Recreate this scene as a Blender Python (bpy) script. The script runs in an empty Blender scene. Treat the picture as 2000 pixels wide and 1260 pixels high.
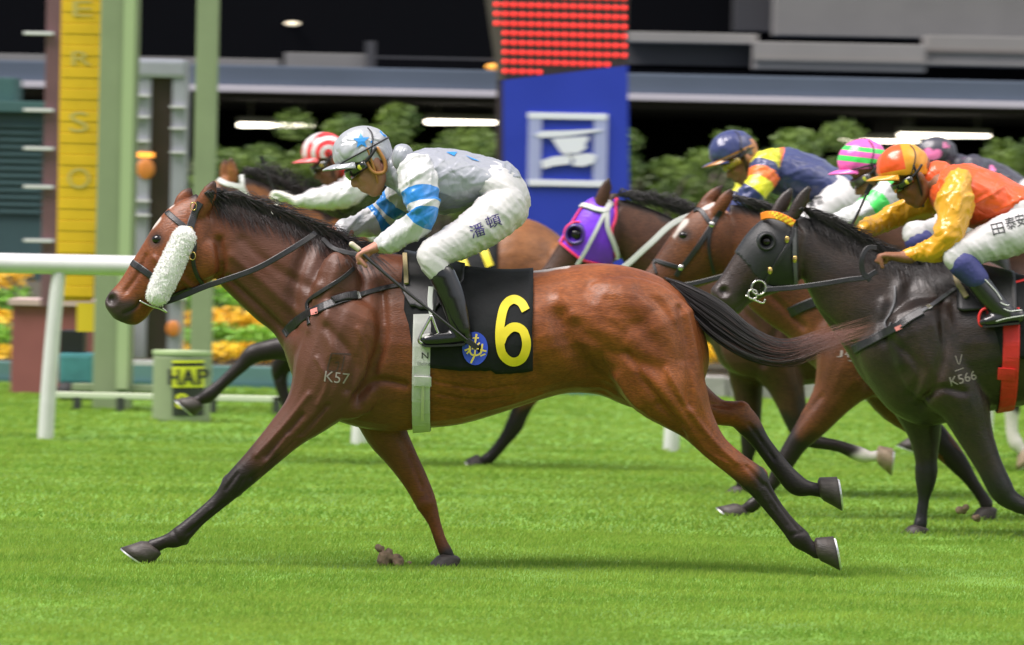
import bpy, bmesh, math, random
import numpy as np
from mathutils import Vector, Matrix, noise
from mathutils.bvhtree import BVHTree

random.seed(7)
rng = np.random.default_rng(7)
S = bpy.context.scene
COL = S.collection

# ---------------------------------------------------------------- camera, world, sun, exposure
F = 10000.0          # focal length in photograph pixels (180 mm on a 36 mm sensor, 2000 px wide)
H = 1.42             # lens height
ROLL = math.radians(1.2)
HY = 400.0           # horizon row
CR, SR = math.cos(ROLL), math.sin(ROLL)

cd = bpy.data.cameras.new('camera')
cam = bpy.data.objects.new('camera', cd)
COL.objects.link(cam)
cd.sensor_width = 36.0
cd.lens = 180.0
cd.shift_y = -(630 - HY) / 2000.0
cd.clip_start = 0.5
cd.clip_end = 500.0
right = Vector((CR, 0, SR)); up = Vector((-SR, 0, CR)); back = Vector((0, -1, 0))
cam.matrix_world = Matrix(((right.x, up.x, back.x, 0), (right.y, up.y, back.y, -20), (right.z, up.z, back.z, H), (0, 0, 0, 1)))
cd.dof.use_dof = True
cd.dof.focus_distance = 19.85
cd.dof.aperture_fstop = 5.4
cd.dof.aperture_ratio = 0.5
S.camera = cam

SUN_EL, SUN_AZ = 57.0, -68.0     # height of the floodlight, and its bearing left of the camera axis (from behind the lens)
w = bpy.data.worlds.new('World'); S.world = w; w.use_nodes = True
nt = w.node_tree
bg = nt.nodes['Background']
sky = nt.nodes.new('ShaderNodeTexSky'); sky.sky_type = 'NISHITA'; sky.sun_disc = False
sky.sun_elevation = math.radians(SUN_EL); sky.sun_rotation = math.radians(180 + SUN_AZ)
sky.air_density = 1.0; sky.dust_density = 4.0
hs = nt.nodes.new('ShaderNodeHueSaturation'); hs.inputs['Saturation'].default_value = 0.5
nt.links.new(sky.outputs[0], hs.inputs['Color']); nt.links.new(hs.outputs[0], bg.inputs[0])
bg.inputs[1].default_value = 0.13
sl = bpy.data.lights.new('sun', 'SUN'); so = bpy.data.objects.new('sun', sl); COL.objects.link(so)
sl.energy = 5.0; sl.angle = math.radians(36); sl.color = (1.0, 0.925, 0.90)
_az = math.radians(SUN_AZ); _el = math.radians(SUN_EL)
_to = Vector((math.sin(_az) * math.cos(_el), -math.cos(_az) * math.cos(_el), math.sin(_el)))
so.rotation_euler = _to.to_track_quat('Z', 'Y').to_euler()
S.view_settings.view_transform = 'Standard'
try: S.view_settings.look = 'None'
except Exception: pass
S.view_settings.exposure = 0.38
S.view_settings.gamma = 1.0
S.view_settings.use_curve_mapping = False
S.render.engine = 'CYCLES'
S.cycles.use_denoising = True
S.cycles.max_bounces = 6
S.cycles.diffuse_bounces = 3
S.cycles.glossy_bounces = 3
S.cycles.caustics_reflective = False
S.cycles.caustics_refractive = False

# ---------------------------------------------------------------- measuring: a spot on the photograph at a known distance
def W(px, py, Y):
    rx, ry = px - 1000.0, py - 400.0
    x = rx * CR + ry * SR; y = -rx * SR + ry * CR
    d = Y + 20.0
    return Vector((x * d / F, Y, H - y * d / F))

class Rig:
    """one lane of the track: lateral distance Y and pixels per metre s"""
    def __init__(self, s):
        self.s = s; self.Y = F / s - 20.0
    def p(self, px, py, y=0.0): return W(px, py, self.Y + y)

# ---------------------------------------------------------------- materials
MATS = {}
def nodes_of(m): return m.node_tree.nodes, m.node_tree.links
def M(name, col, rough=0.5, metal=0.0, var=0.0, vscale=8.0, bump=0.0, bscale=60.0, coat=0.0, sheen=0.0, emit=0.0, spec=0.5, stretch=None, aniso=0.0):
    if name in MATS: return MATS[name]
    m = bpy.data.materials.new(name); m.use_nodes = True
    N, L = nodes_of(m); b = N['Principled BSDF']
    b.inputs['Base Color'].default_value = (*col, 1); b.inputs['Roughness'].default_value = rough
    b.inputs['Metallic'].default_value = metal; b.inputs['Specular IOR Level'].default_value = spec
    if coat: b.inputs['Coat Weight'].default_value = coat; b.inputs['Coat Roughness'].default_value = 0.12
    if sheen: b.inputs['Sheen Weight'].default_value = sheen; b.inputs['Sheen Roughness'].default_value = 0.35
    if aniso: b.inputs['Anisotropic'].default_value = aniso
    if emit:
        b.inputs['Emission Color'].default_value = (*col, 1); b.inputs['Emission Strength'].default_value = emit
    if var or bump:
        tc = N.new('ShaderNodeTexCoord'); mp = N.new('ShaderNodeMapping')
        L.new(tc.outputs['Object'], mp.inputs[0])
        if stretch: mp.inputs['Scale'].default_value = stretch
    if var:
        n = N.new('ShaderNodeTexNoise'); n.inputs['Scale'].default_value = vscale; n.inputs['Detail'].default_value = 6
        L.new(mp.outputs[0], n.inputs['Vector'])
        r = N.new('ShaderNodeValToRGB')
        r.color_ramp.elements[0].position = 0.3; r.color_ramp.elements[1].position = 0.7
        r.color_ramp.elements[0].color = (*[c * (1 - var) for c in col], 1)
        r.color_ramp.elements[1].color = (*[min(1, c * (1 + var)) for c in col], 1)
        L.new(n.outputs['Fac'], r.inputs[0]); L.new(r.outputs[0], b.inputs['Base Color'])
        rr = N.new('ShaderNodeMapRange'); rr.inputs[3].default_value = max(0.02, rough - 0.08); rr.inputs[4].default_value = min(1, rough + 0.1)
        L.new(n.outputs['Fac'], rr.inputs[0]); L.new(rr.outputs[0], b.inputs['Roughness'])
    if bump:
        n2 = N.new('ShaderNodeTexNoise'); n2.inputs['Scale'].default_value = bscale; n2.inputs['Detail'].default_value = 4
        L.new(mp.outputs[0], n2.inputs['Vector'])
        bp = N.new('ShaderNodeBump'); bp.inputs['Strength'].default_value = bump; bp.inputs['Distance'].default_value = 0.01
        L.new(n2.outputs['Fac'], bp.inputs['Height']); L.new(bp.outputs[0], b.inputs['Normal'])
    MATS[name] = m
    return m

def attr_node(N, name, vec=False):
    a = N.new('ShaderNodeAttribute'); a.attribute_name = name
    return a.outputs['Vector' if vec else 'Fac']

def mixc(N, L, fac, a, b):
    x = N.new('ShaderNodeMix'); x.data_type = 'RGBA'
    for sock, v in ((x.inputs[0], fac), (x.inputs[6], a), (x.inputs[7], b)):
        if hasattr(v, 'links'): L.new(v, sock)
        elif isinstance(v, tuple): sock.default_value = (*v, 1)
        else: sock.default_value = v
    return x.outputs[2]

def mth(N, L, op, a, b=None, c=None):
    x = N.new('ShaderNodeMath'); x.operation = op
    for i, v in enumerate((a, b, c)):
        if v is None: continue
        if hasattr(v, 'links'): L.new(v, x.inputs[i])
        else: x.inputs[i].default_value = v
    return x.outputs[0]

def coat_mat(name, col, dark=(0.012, 0.008, 0.007), rough=0.4, warm=None, muz=(0.03, 0.022, 0.02), foretone=None, spec=0.30):
    """short glossy horse coat: natural black points (legs, mane roots), white markings and a painted back glint, hair grain"""
    m = bpy.data.materials.new(name); m.use_nodes = True
    N, L = nodes_of(m); b = N['Principled BSDF']
    tc = N.new('ShaderNodeTexCoord')
    n = N.new('ShaderNodeTexNoise'); n.inputs['Scale'].default_value = 5; n.inputs['Detail'].default_value = 8; n.inputs['Roughness'].default_value = 0.6
    L.new(tc.outputs['Object'], n.inputs['Vector'])
    warm = warm or tuple(c * 1.25 for c in col)
    nr = N.new('ShaderNodeMapRange'); nr.inputs[1].default_value = 0.34; nr.inputs[2].default_value = 0.66; L.new(n.outputs['Fac'], nr.inputs[0])
    base = mixc(N, L, nr.outputs[0], tuple(c * 0.66 for c in col), warm)
    mp = N.new('ShaderNodeMapping'); mp.inputs['Scale'].default_value = (0.25, 1, 1); mp.inputs['Rotation'].default_value = (0, 0.5, 0)
    L.new(tc.outputs['Object'], mp.inputs[0])
    g = N.new('ShaderNodeTexNoise'); g.inputs['Scale'].default_value = 190; g.inputs['Detail'].default_value = 3
    L.new(mp.outputs[0], g.inputs['Vector'])
    grain = mth(N, L, 'MULTIPLY_ADD', g.outputs['Fac'], 1.5, 0.25)
    mm = N.new('ShaderNodeMix'); mm.data_type = 'RGBA'; mm.blend_type = 'MULTIPLY'; mm.inputs[0].default_value = 1
    L.new(base, mm.inputs[6]); L.new(grain, mm.inputs[7])
    fore = mixc(N, L, attr_node(N, 'fore'), mm.outputs[2], foretone or col)
    c1 = mixc(N, L, attr_node(N, 'dark'), fore if foretone else mm.outputs[2], dark)
    c1 = mixc(N, L, attr_node(N, 'muzzle'), c1, muz)
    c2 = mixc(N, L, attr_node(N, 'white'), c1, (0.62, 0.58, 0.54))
    L.new(c2, b.inputs['Base Color'])
    n3 = N.new('ShaderNodeTexNoise'); n3.inputs['Scale'].default_value = 9; n3.inputs['Detail'].default_value = 5
    L.new(tc.outputs['Object'], n3.inputs['Vector'])
    rr = N.new('ShaderNodeMapRange'); rr.inputs[1].default_value = 0.3; rr.inputs[2].default_value = 0.7
    rr.inputs[3].default_value = rough - 0.09; rr.inputs[4].default_value = rough + 0.12
    L.new(n3.outputs['Fac'], rr.inputs[0]); L.new(rr.outputs[0], b.inputs['Roughness'])
    b.inputs['Specular IOR Level'].default_value = spec
    b.inputs['Sheen Weight'].default_value = 0.02
    b.inputs['Coat Weight'].default_value = 0.05; b.inputs['Coat Roughness'].default_value = 0.35
    v = N.new('ShaderNodeTexNoise'); v.inputs['Scale'].default_value = 22; v.inputs['Detail'].default_value = 3; v.inputs['Distortion'].default_value = 0.8
    L.new(tc.outputs['Object'], v.inputs['Vector'])
    b1 = N.new('ShaderNodeBump'); b1.inputs['Strength'].default_value = 0.09; b1.inputs['Distance'].default_value = 0.012
    L.new(v.outputs['Fac'], b1.inputs['Height'])
    vn = N.new('ShaderNodeTexNoise'); vn.inputs['Scale'].default_value = 6.5; vn.inputs['Detail'].default_value = 1.5; vn.inputs['Distortion'].default_value = 1.6
    L.new(tc.outputs['Object'], vn.inputs['Vector'])
    rdg = mth(N, L, 'ABSOLUTE', mth(N, L, 'SUBTRACT', vn.outputs['Fac'], 0.5))
    vein = mth(N, L, 'SUBTRACT', 1.0, mth(N, L, 'MINIMUM', mth(N, L, 'MULTIPLY', rdg, 45.0), 1.0))
    b3 = N.new('ShaderNodeBump'); b3.inputs['Strength'].default_value = 0.06; b3.inputs['Distance'].default_value = 0.004
    L.new(vein, b3.inputs['Height']); L.new(b1.outputs[0], b3.inputs['Normal'])
    b2 = N.new('ShaderNodeBump'); b2.inputs['Strength'].default_value = 0.5; b2.inputs['Distance'].default_value = 0.003
    L.new(g.outputs['Fac'], b2.inputs['Height']); L.new(b3.outputs[0], b2.inputs['Normal'])
    L.new(b2.outputs[0], b.inputs['Normal'])
    return m

def satin(name, base, bands=(), attr='u', rough=0.33, metal=0.0, wr=0.30):
    """racing silk; bands = (lo, hi, colour) of the sleeve's own length"""
    m = bpy.data.materials.new(name); m.use_nodes = True
    N, L = nodes_of(m); b = N['Principled BSDF']
    col = None
    if bands:
        u = attr_node(N, attr)
        col = base
        for lo, hi, c in bands:
            f = mth(N, L, 'MULTIPLY', mth(N, L, 'GREATER_THAN', u, lo), mth(N, L, 'LESS_THAN', u, hi))
            col = mixc(N, L, f, col, c)
        L.new(col, b.inputs['Base Color'])
    else: b.inputs['Base Color'].default_value = (*base, 1)
    b.inputs['Roughness'].default_value = rough; b.inputs['Metallic'].default_value = metal
    b.inputs['Sheen Weight'].default_value = 0.1
    b.inputs['Specular IOR Level'].default_value = 0.6
    tc = N.new('ShaderNodeTexCoord')
    mpw = N.new('ShaderNodeMapping'); mpw.inputs['Scale'].default_value = (1.0, 1.0, 1.0); L.new(tc.outputs['Object'], mpw.inputs[0])
    n = N.new('ShaderNodeTexNoise'); n.inputs['Scale'].default_value = 8; n.inputs['Detail'].default_value = 1.0; n.inputs['Distortion'].default_value = 1.5
    L.new(tc.outputs['Object'], n.inputs['Vector'])
    n2 = N.new('ShaderNodeTexNoise'); n2.inputs['Scale'].default_value = 420
    L.new(tc.outputs['Object'], n2.inputs['Vector'])
    w1 = mth(N, L, 'ABSOLUTE', mth(N, L, 'SUBTRACT', n.outputs['Fac'], 0.5))
    w2 = mth(N, L, 'MINIMUM', mth(N, L, 'MULTIPLY', w1, 5.0), 1.0)
    bp = N.new('ShaderNodeBump'); bp.inputs['Strength'].default_value = wr; bp.inputs['Distance'].default_value = 0.010
    L.new(w2, bp.inputs['Height'])
    b2 = N.new('ShaderNodeBump'); b2.inputs['Strength'].default_value = 0.08; b2.inputs['Distance'].default_value = 0.002
    L.new(n2.outputs['Fac'], b2.inputs['Height']); L.new(bp.outputs[0], b2.inputs['Normal'])
    L.new(b2.outputs[0], b.inputs['Normal'])
    return m

# ---------------------------------------------------------------- mesh helpers
def link(name, me, mat=None, parent=None, smooth=True):
    o = bpy.data.objects.new(name, me); COL.objects.link(o)
    if mat is not None and not me.materials: me.materials.append(mat)
    if smooth and len(me.polygons): me.polygons.foreach_set('use_smooth', np.ones(len(me.polygons), dtype=bool))
    if parent is not None: o.parent = parent
    return o

def mesh(name, V, Fc):
    me = bpy.data.meshes.new(name); me.from_pydata([tuple(v) for v in V], [], [tuple(f) for f in Fc]); me.update()
    return me

def thing(name, label, cat, loc=(0, 0, 0), group=None):
    o = bpy.data.objects.new(name, None); COL.objects.link(o); o.empty_display_size = 0.1
    o['label'] = label; o['category'] = cat
    if group: o['group'] = group
    return o

def tag(o, label, cat, group=None):
    o['label'] = label; o['category'] = cat
    if group: o['group'] = group
    return o

def structure(name, me, mat, smooth=False):
    o = link(name, me, mat, None, smooth); o['kind'] = 'structure'; return o

def catmull(P, sub=5):
    P = np.asarray(P, float)
    if len(P) < 3:
        t = np.linspace(0, 1, sub + 1)[:, None]; return P[0] * (1 - t) + P[1] * t
    Q = np.vstack([2 * P[0] - P[1], P, 2 * P[-1] - P[-2]])
    out = []
    for i in range(1, len(Q) - 2):
        p0, p1, p2, p3 = Q[i - 1], Q[i], Q[i + 1], Q[i + 2]
        for k in range(sub):
            t = k / sub
            out.append(0.5 * ((2 * p1) + (-p0 + p2) * t + (2 * p0 - 5 * p1 + 4 * p2 - p3) * t * t + (-p0 + 3 * p1 - 3 * p2 + p3) * t ** 3))
    out.append(Q[-2])
    return np.array(out)

class Shells:
    def __init__(self): self.V = []; self.F = []; self.n = 0
    def add(self, V, Fc):
        self.V.append(np.asarray(V, float)); self.F += [tuple(i + self.n for i in f) for f in Fc]; self.n += len(V)
    def rings(self, R):
        """closed tube from a list of equal rings"""
        n = len(R[0]); V = np.vstack(R); Fc = []
        for i in range(len(R) - 1):
            for j in range(n):
                a = i * n + j; b = i * n + (j + 1) % n
                Fc.append((a, b, b + n, a + n))
        Fc.append(tuple(range(n - 1, -1, -1))); Fc.append(tuple((len(R) - 1) * n + j for j in range(n)))
        self.add(V, Fc)
    def tube(self, pts, ru, rv=None, n=14, sub=5, lat=(0, 1, 0), cap=True):
        pts = np.asarray([tuple(p) for p in pts], float)
        ru = np.asarray(ru, float); rv = ru if rv is None else np.asarray(rv, float)
        A = catmull(np.hstack([pts, ru[:, None], rv[:, None]]), sub)
        P, U, Vv = A[:, :3], np.maximum(A[:, 3], 1e-4), np.maximum(A[:, 4], 1e-4)
        T = np.gradient(P, axis=0); T /= np.linalg.norm(T, axis=1)[:, None] + 1e-12
        L = np.asarray(lat, float)
        rows = []
        ang = np.arange(n) * 2 * math.pi / n
        def ring(p, t, u, v):
            l = L - t * (t @ L); l /= np.linalg.norm(l) + 1e-12
            m = np.cross(t, l)
            return p + np.outer(np.cos(ang) * u, m) + np.outer(np.sin(ang) * v, l)
        if cap:
            for a in (80, 50, 25):
                a = math.radians(a); rows.append(ring(P[0] - T[0] * min(U[0], Vv[0]) * math.sin(a), T[0], U[0] * math.cos(a), Vv[0] * math.cos(a)))
        for i in range(len(P)): rows.append(ring(P[i], T[i], U[i], Vv[i]))
        if cap:
            for a in (25, 50, 80):
                a = math.radians(a); rows.append(ring(P[-1] + T[-1] * min(U[-1], Vv[-1]) * math.sin(a), T[-1], U[-1] * math.cos(a), Vv[-1] * math.cos(a)))
        self.rings(rows)
    def ell(self, c, r, ax=None, n=16, m=10):
        ax = np.eye(3) if ax is None else np.asarray(ax, float)
        c = np.asarray(tuple(c), float); rows = []
        for i in range(m + 1):
            th = math.pi * (i + 0.04) / (m + 0.08)
            a = np.arange(n) * 2 * math.pi / n
            q = np.stack([r[0] * math.sin(th) * np.cos(a), r[1] * math.sin(th) * np.sin(a), np.full(n, r[2] * math.cos(th))], 1)
            rows.append(c + q @ ax)
        self.rings(rows)
    def mesh(self, name): return mesh(name, np.vstack(self.V), self.F)

def mesh_np(me):
    n = len(me.vertices); V = np.empty(n * 3); me.vertices.foreach_get('co', V)
    return V.reshape(-1, 3)
def edges_np(me):
    E = np.empty(len(me.edges) * 2, dtype=np.int64); me.edges.foreach_get('vertices', E); return E.reshape(-1, 2)
def normals_np(me):
    n = len(me.vertices); A = np.empty(n * 3); me.vertices.foreach_get('normal', A); return A.reshape(-1, 3)
def smooth_np(V, E, it, lam=0.5, mu=-0.52):
    n = len(V); i = np.concatenate([E[:, 0], E[:, 1]]); j = np.concatenate([E[:, 1], E[:, 0]])
    deg = np.maximum(np.bincount(i, minlength=n), 1)[:, None]
    for k in range(it):
        for f in (lam, mu):
            A = np.stack([np.bincount(i, weights=V[j, c], minlength=n) for c in range(3)], 1) / deg
            V = V + f * (A - V)
    return V
def remesh(name, sh, voxel, it=8):
    me = sh.mesh(name + '_src')
    o = bpy.data.objects.new(name + '_src', me); COL.objects.link(o)
    md = o.modifiers.new('r', 'REMESH'); md.mode = 'VOXEL'; md.voxel_size = voxel
    bpy.context.view_layer.update()
    dg = bpy.context.evaluated_depsgraph_get()
    out = bpy.data.meshes.new_from_object(o.evaluated_get(dg)); out.name = name
    bpy.data.objects.remove(o); bpy.data.meshes.remove(me)
    V = smooth_np(mesh_np(out), edges_np(out), it)
    out.vertices.foreach_set('co', V.ravel()); out.update()
    return out
def set_attr(me, name, vals):
    a = me.attributes.new(name, 'FLOAT', 'POINT'); a.data.foreach_set('value', np.asarray(vals, dtype=np.float32))
def sstep(a, b, x):
    t = np.clip((x - a) / (b - a), 0, 1); return t * t * (3 - 2 * t)
def poly_dist(P, Q):
    """distance and 0..1 position of points P along polyline Q (any dimension)"""
    best = np.full(len(P), 1e9); par = np.zeros(len(P))
    L = np.concatenate([[0], np.cumsum(np.linalg.norm(np.diff(Q, axis=0), axis=1))])
    for i in range(len(Q) - 1):
        a, b = Q[i], Q[i + 1]; ab = b - a; l2 = max(ab @ ab, 1e-12)
        t = np.clip(((P - a) @ ab) / l2, 0, 1)
        d = np.linalg.norm(P - (a + t[:, None] * ab), axis=1)
        k = d < best; best[k] = d[k]; par[k] = (L[i] + t[k] * (L[i + 1] - L[i])) / L[-1]
    return best, par
def bvh_of(me):
    V = mesh_np(me); return BVHTree.FromPolygons([tuple(v) for v in V], [tuple(p.vertices) for p in me.polygons])
def folds(me, amp, scale, stretch=(1, 1, 1), rot=0.0, seed=0.0, ridged=True):
    """cloth creases: ridged noise pushed along the normals"""
    V = mesh_np(me); Nn = normals_np(me); c, s = math.cos(rot), math.sin(rot)
    D = np.empty(len(V)); k_ = ridged == 'crease'
    for i, v in enumerate(V):
        x = v[0] * c - v[2] * s; z = v[0] * s + v[2] * c
        q = Vector((x * scale * stretch[0] + seed, v[1] * scale * stretch[1], z * scale * stretch[2]))
        n1 = noise.noise(q); n2 = noise.noise(q * 2.1 + Vector((3.1, 0, 7)))
        if k_:
            r1 = max(0, 1 - abs(n1) * 3.2); r2 = max(0, 1 - abs(n2) * 3.5); D[i] = r1 * r1 * (.6 + n2) + .45 * r2 * r2 * (.5 + n1); continue
        D[i] = (0.5 - abs(n1) * 1.9) + 0.45 * (0.4 - abs(n2) * 1.6) if ridged else n1 + 0.4 * n2
    V = V + Nn * (D * amp)[:, None]
    me.vertices.foreach_set('co', V.ravel()); me.update()

def ribbon(name, P, Nn, width, thick, mat, parent, taper=False):
    """flat strap along points P facing normals Nn, a real thin box in section"""
    P = np.asarray([tuple(p) for p in P]); Nn = np.asarray([tuple(x) for x in Nn])
    T = np.gradient(P, axis=0); T /= np.linalg.norm(T, axis=1)[:, None] + 1e-12
    wd = np.broadcast_to(np.asarray(width, float), (len(P),))
    sh = Shells(); rows = []
    for i in range(len(P)):
        n = Nn[i] - T[i] * (Nn[i] @ T[i]); n /= np.linalg.norm(n) + 1e-12
        s = np.cross(T[i], n); h = wd[i] / 2; k = thick / 2
        rows.append(np.array([P[i] + s * h - n * k * 0.6, P[i] + s * h + n * k * 0.6, P[i] + s * h * 0.8 + n * k, P[i] - s * h * 0.8 + n * k, P[i] - s * h + n * k * 0.6, P[i] - s * h - n * k * 0.6, P[i] - n * k]))
    sh.rings(rows)
    return link(name, sh.mesh(name), mat, parent, smooth=False)

def cord(name, P, r, mat, parent, n=6, sub=6):
    sh = Shells(); P = [tuple(p) for p in P]
    rr = np.full(len(P), r) if np.isscalar(r) else np.asarray(r, float)
    sh.tube(P, rr, n=n, sub=sub)
    return link(name, sh.mesh(name), mat, parent)

def box_mesh(name, x0, x1, y0, y1, z0, z1, bev=0.0):
    bm = bmesh.new(); bmesh.ops.create_cube(bm, size=1)
    for v in bm.verts:
        v.co = Vector((x0 + (v.co.x + 0.5) * (x1 - x0), y0 + (v.co.y + 0.5) * (y1 - y0), z0 + (v.co.z + 0.5) * (z1 - z0)))
    if bev: bmesh.ops.bevel(bm, geom=list(bm.edges), offset=bev, segments=2, affect='EDGES', profile=0.7)
    me = bpy.data.meshes.new(name); bm.to_mesh(me); bm.free(); return me
def box_px(name, px0, py0, px1, py1, Y, depth, mat, parent=None, bev=0.0, to_ground=False):
    """a box whose face at distance Y covers the measured rectangle"""
    a = W(px0, (py0 + py1) / 2, Y); b = W(px1, (py0 + py1) / 2, Y); c = W((px0 + px1) / 2, py0, Y); d = W((px0 + px1) / 2, py1, Y)
    z0 = 0.0 if to_ground else d.z
    return link(name, box_mesh(name, a.x, b.x, Y, Y + depth, z0, c.z, bev), mat, parent, smooth=False)

# ---- flat print and patches laid on a surface
def text_2d(txt):
    cu = bpy.data.curves.new('t', 'FONT'); cu.body = txt; cu.resolution_u = 5; cu.align_x = 'LEFT'
    o = bpy.data.objects.new('t', cu); COL.objects.link(o); bpy.context.view_layer.update()
    me = bpy.data.meshes.new_from_object(o.evaluated_get(bpy.context.evaluated_depsgraph_get()))
    V = mesh_np(me)[:, :2].copy(); Fc = [tuple(p.vertices) for p in me.polygons]
    bpy.data.objects.remove(o); bpy.data.meshes.remove(me); bpy.data.curves.remove(cu)
    return V, Fc
def fit_2d(V, x0, y0, x1, y1, rot=0.0, skew=0.0):
    """scale letter outlines (y up) into a photograph rectangle (y down), then turn about its centre"""
    lo, hi = V.min(0), V.max(0); q = (V - lo) / np.maximum(hi - lo, 1e-6)
    cx, cy = (x0 + x1) / 2, (y0 + y1) / 2
    x = (q[:, 0] - 0.5) * (x1 - x0) + (q[:, 1] - 0.5) * skew; y = -(q[:, 1] - 0.5) * (y1 - y0)
    c, s = math.cos(rot), math.sin(rot)
    return np.stack([cx + x * c - y * s, cy + x * s + y * c], 1)
def poly_2d(pts): return np.asarray(pts, float), [tuple(range(len(pts)))]
def stroke_2d(pts, wd, sub=4):
    P = catmull(pts, sub) if len(pts) > 2 else np.asarray(pts, float)
    T = np.gradient(P, axis=0); T /= np.linalg.norm(T, axis=1)[:, None] + 1e-9
    Nn = np.stack([-T[:, 1], T[:, 0]], 1) * wd / 2
    V = np.vstack([P + Nn, P - Nn]); n = len(P)
    return V, [(i, i + 1, n + i + 1, n + i) for i in range(n - 1)]
def decal(name, V2, Fc, rig, bvh, off, mat, parent, edge=8.0, ydef=-0.25, thick=0.0):
    bm = bmesh.new(); vs = [bm.verts.new((v[0], v[1], 0)) for v in V2]
    for f in Fc:
        try: bm.faces.new([vs[i] for i in f])
        except ValueError: pass
    for _ in range(5):
        L = [e for e in bm.edges if e.calc_length() > edge]
        if not L: break
        bmesh.ops.subdivide_edges(bm, edges=L, cuts=1, use_grid_fill=True)
        bmesh.ops.triangulate(bm, faces=[f for f in bm.faces if len(f.verts) > 4])
    for v in bm.verts:
        p = rig.p(v.co.x, v.co.y, ydef)
        h = bvh.ray_cast(Vector((p.x, rig.Y - 1.5, p.z)), Vector((0, 1, 0)))
        if h[0] is None:
            h = bvh.find_nearest(p)
        n = h[1]
        if n.y > 0: n = -n
        v.co = h[0] + n * off + Vector((0, -off * 0.4, 0))
    bm.normal_update()
    for f in bm.faces:
        if f.normal.y > 0: f.normal_flip()
    if thick:
        g = bmesh.ops.solidify(bm, geom=list(bm.faces), thickness=thick)
    me = bpy.data.meshes.new(name); bm.to_mesh(me); bm.free()
    return link(name, me, mat, parent)
def on_surface(path, rig, bvh, off, sub=6, ydef=-0.2):
    """straps: photograph path -> points and normals on the animal's near side"""
    Q = catmull([(p[0], p[1]) for p in path], sub); P = []; Nn = []
    for q in Q:
        p = rig.p(q[0], q[1], ydef)
        h = bvh.ray_cast(Vector((p.x, rig.Y - 1.5, p.z)), Vector((0, 1, 0)))
        if h[0] is None: h = bvh.find_nearest(Vector((p.x, rig.Y - 0.05, p.z)))
        n = h[1] if h[1].y < 0.3 else -h[1]
        P.append(h[0] + n * off); Nn.append(n)
    P = np.array([tuple(p) for p in P]); Nn = np.array([tuple(n) for n in Nn])
    for _ in range(2):
        P[1:-1] = P[1:-1] * 0.5 + (P[:-2] + P[2:]) * 0.25; Nn[1:-1] = Nn[1:-1] * 0.5 + (Nn[:-2] + Nn[2:]) * 0.25
    return P, Nn
def strap(name, path, wpx, rig, bvh, mat, parent, thick=0.006, off=0.004, ydef=-0.2):
    P, Nn = on_surface(path, rig, bvh, off, ydef=ydef)
    return ribbon(name, P, Nn, wpx / rig.s, thick, mat, parent)
def free_strap(name, path, wpx, rig, mat, parent, thick=0.006, sub=6):
    P = catmull([tuple(rig.p(*q)) for q in path], sub)
    return ribbon(name, P, np.tile((0, -1.0, 0.15), (len(P), 1)), wpx / rig.s, thick, mat, parent)

def hair(name, strands, r, mat, parent):
    """strands: list of (k,3) arrays -> thin tapered three-sided tubes in one mesh"""
    V = []; Fc = []; n0 = 0
    for P in strands:
        k = len(P); T = np.gradient(P, axis=0); T /= np.linalg.norm(T, axis=1)[:, None] + 1e-12
        a = np.cross(T, (0, 1, 0.01)); a /= np.linalg.norm(a, axis=1)[:, None] + 1e-12
        b = np.cross(T, a)
        t = np.linspace(0, 1, k); rad = (r * (0.35 + 0.65 * np.minimum(1, (1 - t) * 2.5)) * (0.1 + 0.9 * (1 - t ** 4)))[:, None]
        R = np.stack([P + a * rad, P - 0.5 * a * rad + 0.87 * b * rad, P - 0.5 * a * rad - 0.87 * b * rad], 1)
        V.append(R.reshape(-1, 3))
        for i in range(k - 1):
            for j in range(3):
                p = n0 + i * 3 + j; q = n0 + i * 3 + (j + 1) % 3
                Fc.append((p, q, q + 3, p + 3))
        n0 += 3 * k
    me = mesh(name, np.vstack(V), Fc)
    tt = np.concatenate([np.repeat(np.linspace(0, 1, len(P)), 3) for P in strands]); set_attr(me, 'u', tt)
    return link(name, me, mat, parent)

def hair_mat(name, col, tip, pos=0.75):
    m = bpy.data.materials.new(name); m.use_nodes = True; N, L = nodes_of(m); b = N['Principled BSDF']
    u = attr_node(N, 'u'); r = N.new('ShaderNodeMapRange'); r.inputs[1].default_value = pos - 0.2; r.inputs[2].default_value = pos + 0.15
    L.new(u, r.inputs[0]); L.new(mixc(N, L, r.outputs[0], col, tip), b.inputs['Base Color'])
    b.inputs['Roughness'].default_value = 0.42; b.inputs['Specular IOR Level'].default_value = 0.6
    return m
# ================================================================ materials
BLACK_LEATHER = M('black_leather', (0.012, 0.012, 0.013), 0.38, var=0.3, vscale=30, bump=0.15, bscale=300)
WHITE_LEATHER = M('white_webbing', (0.56, 0.57, 0.55), 0.6, bump=0.3, bscale=400)
STEEL = M('steel', (0.62, 0.60, 0.56), 0.22, metal=1.0)
BRASS = M('brass', (0.65, 0.45, 0.16), 0.25, metal=1.0)
ALU = M('shoe_metal', (0.60, 0.60, 0.60), 0.35, metal=0.8, var=0.2, vscale=40)
HORN = M('hoof_horn', (0.045, 0.036, 0.031), 0.5, var=0.35, vscale=25, bump=0.3, bscale=80, stretch=(1, 1, 4))
HORN_PALE = M('pale_hoof_horn', (0.30, 0.22, 0.15), 0.5, var=0.35, vscale=25, bump=0.3, bscale=80)
EYE = M('dark_eye', (0.006, 0.004, 0.003), 0.14, spec=0.5)
FLEECE = M('white_fleece', (0.80, 0.79, 0.78), 0.9, bump=0.3, bscale=120, sheen=0.4)
CLOTH_BLACK = M('black_saddlecloth', (0.008, 0.009, 0.010), 0.75, var=0.25, vscale=20, bump=0.5, bscale=16, spec=.25)
YELLOW_PRINT = M('yellow_print', (0.66, 0.54, 0.012), 0.55)
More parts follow.
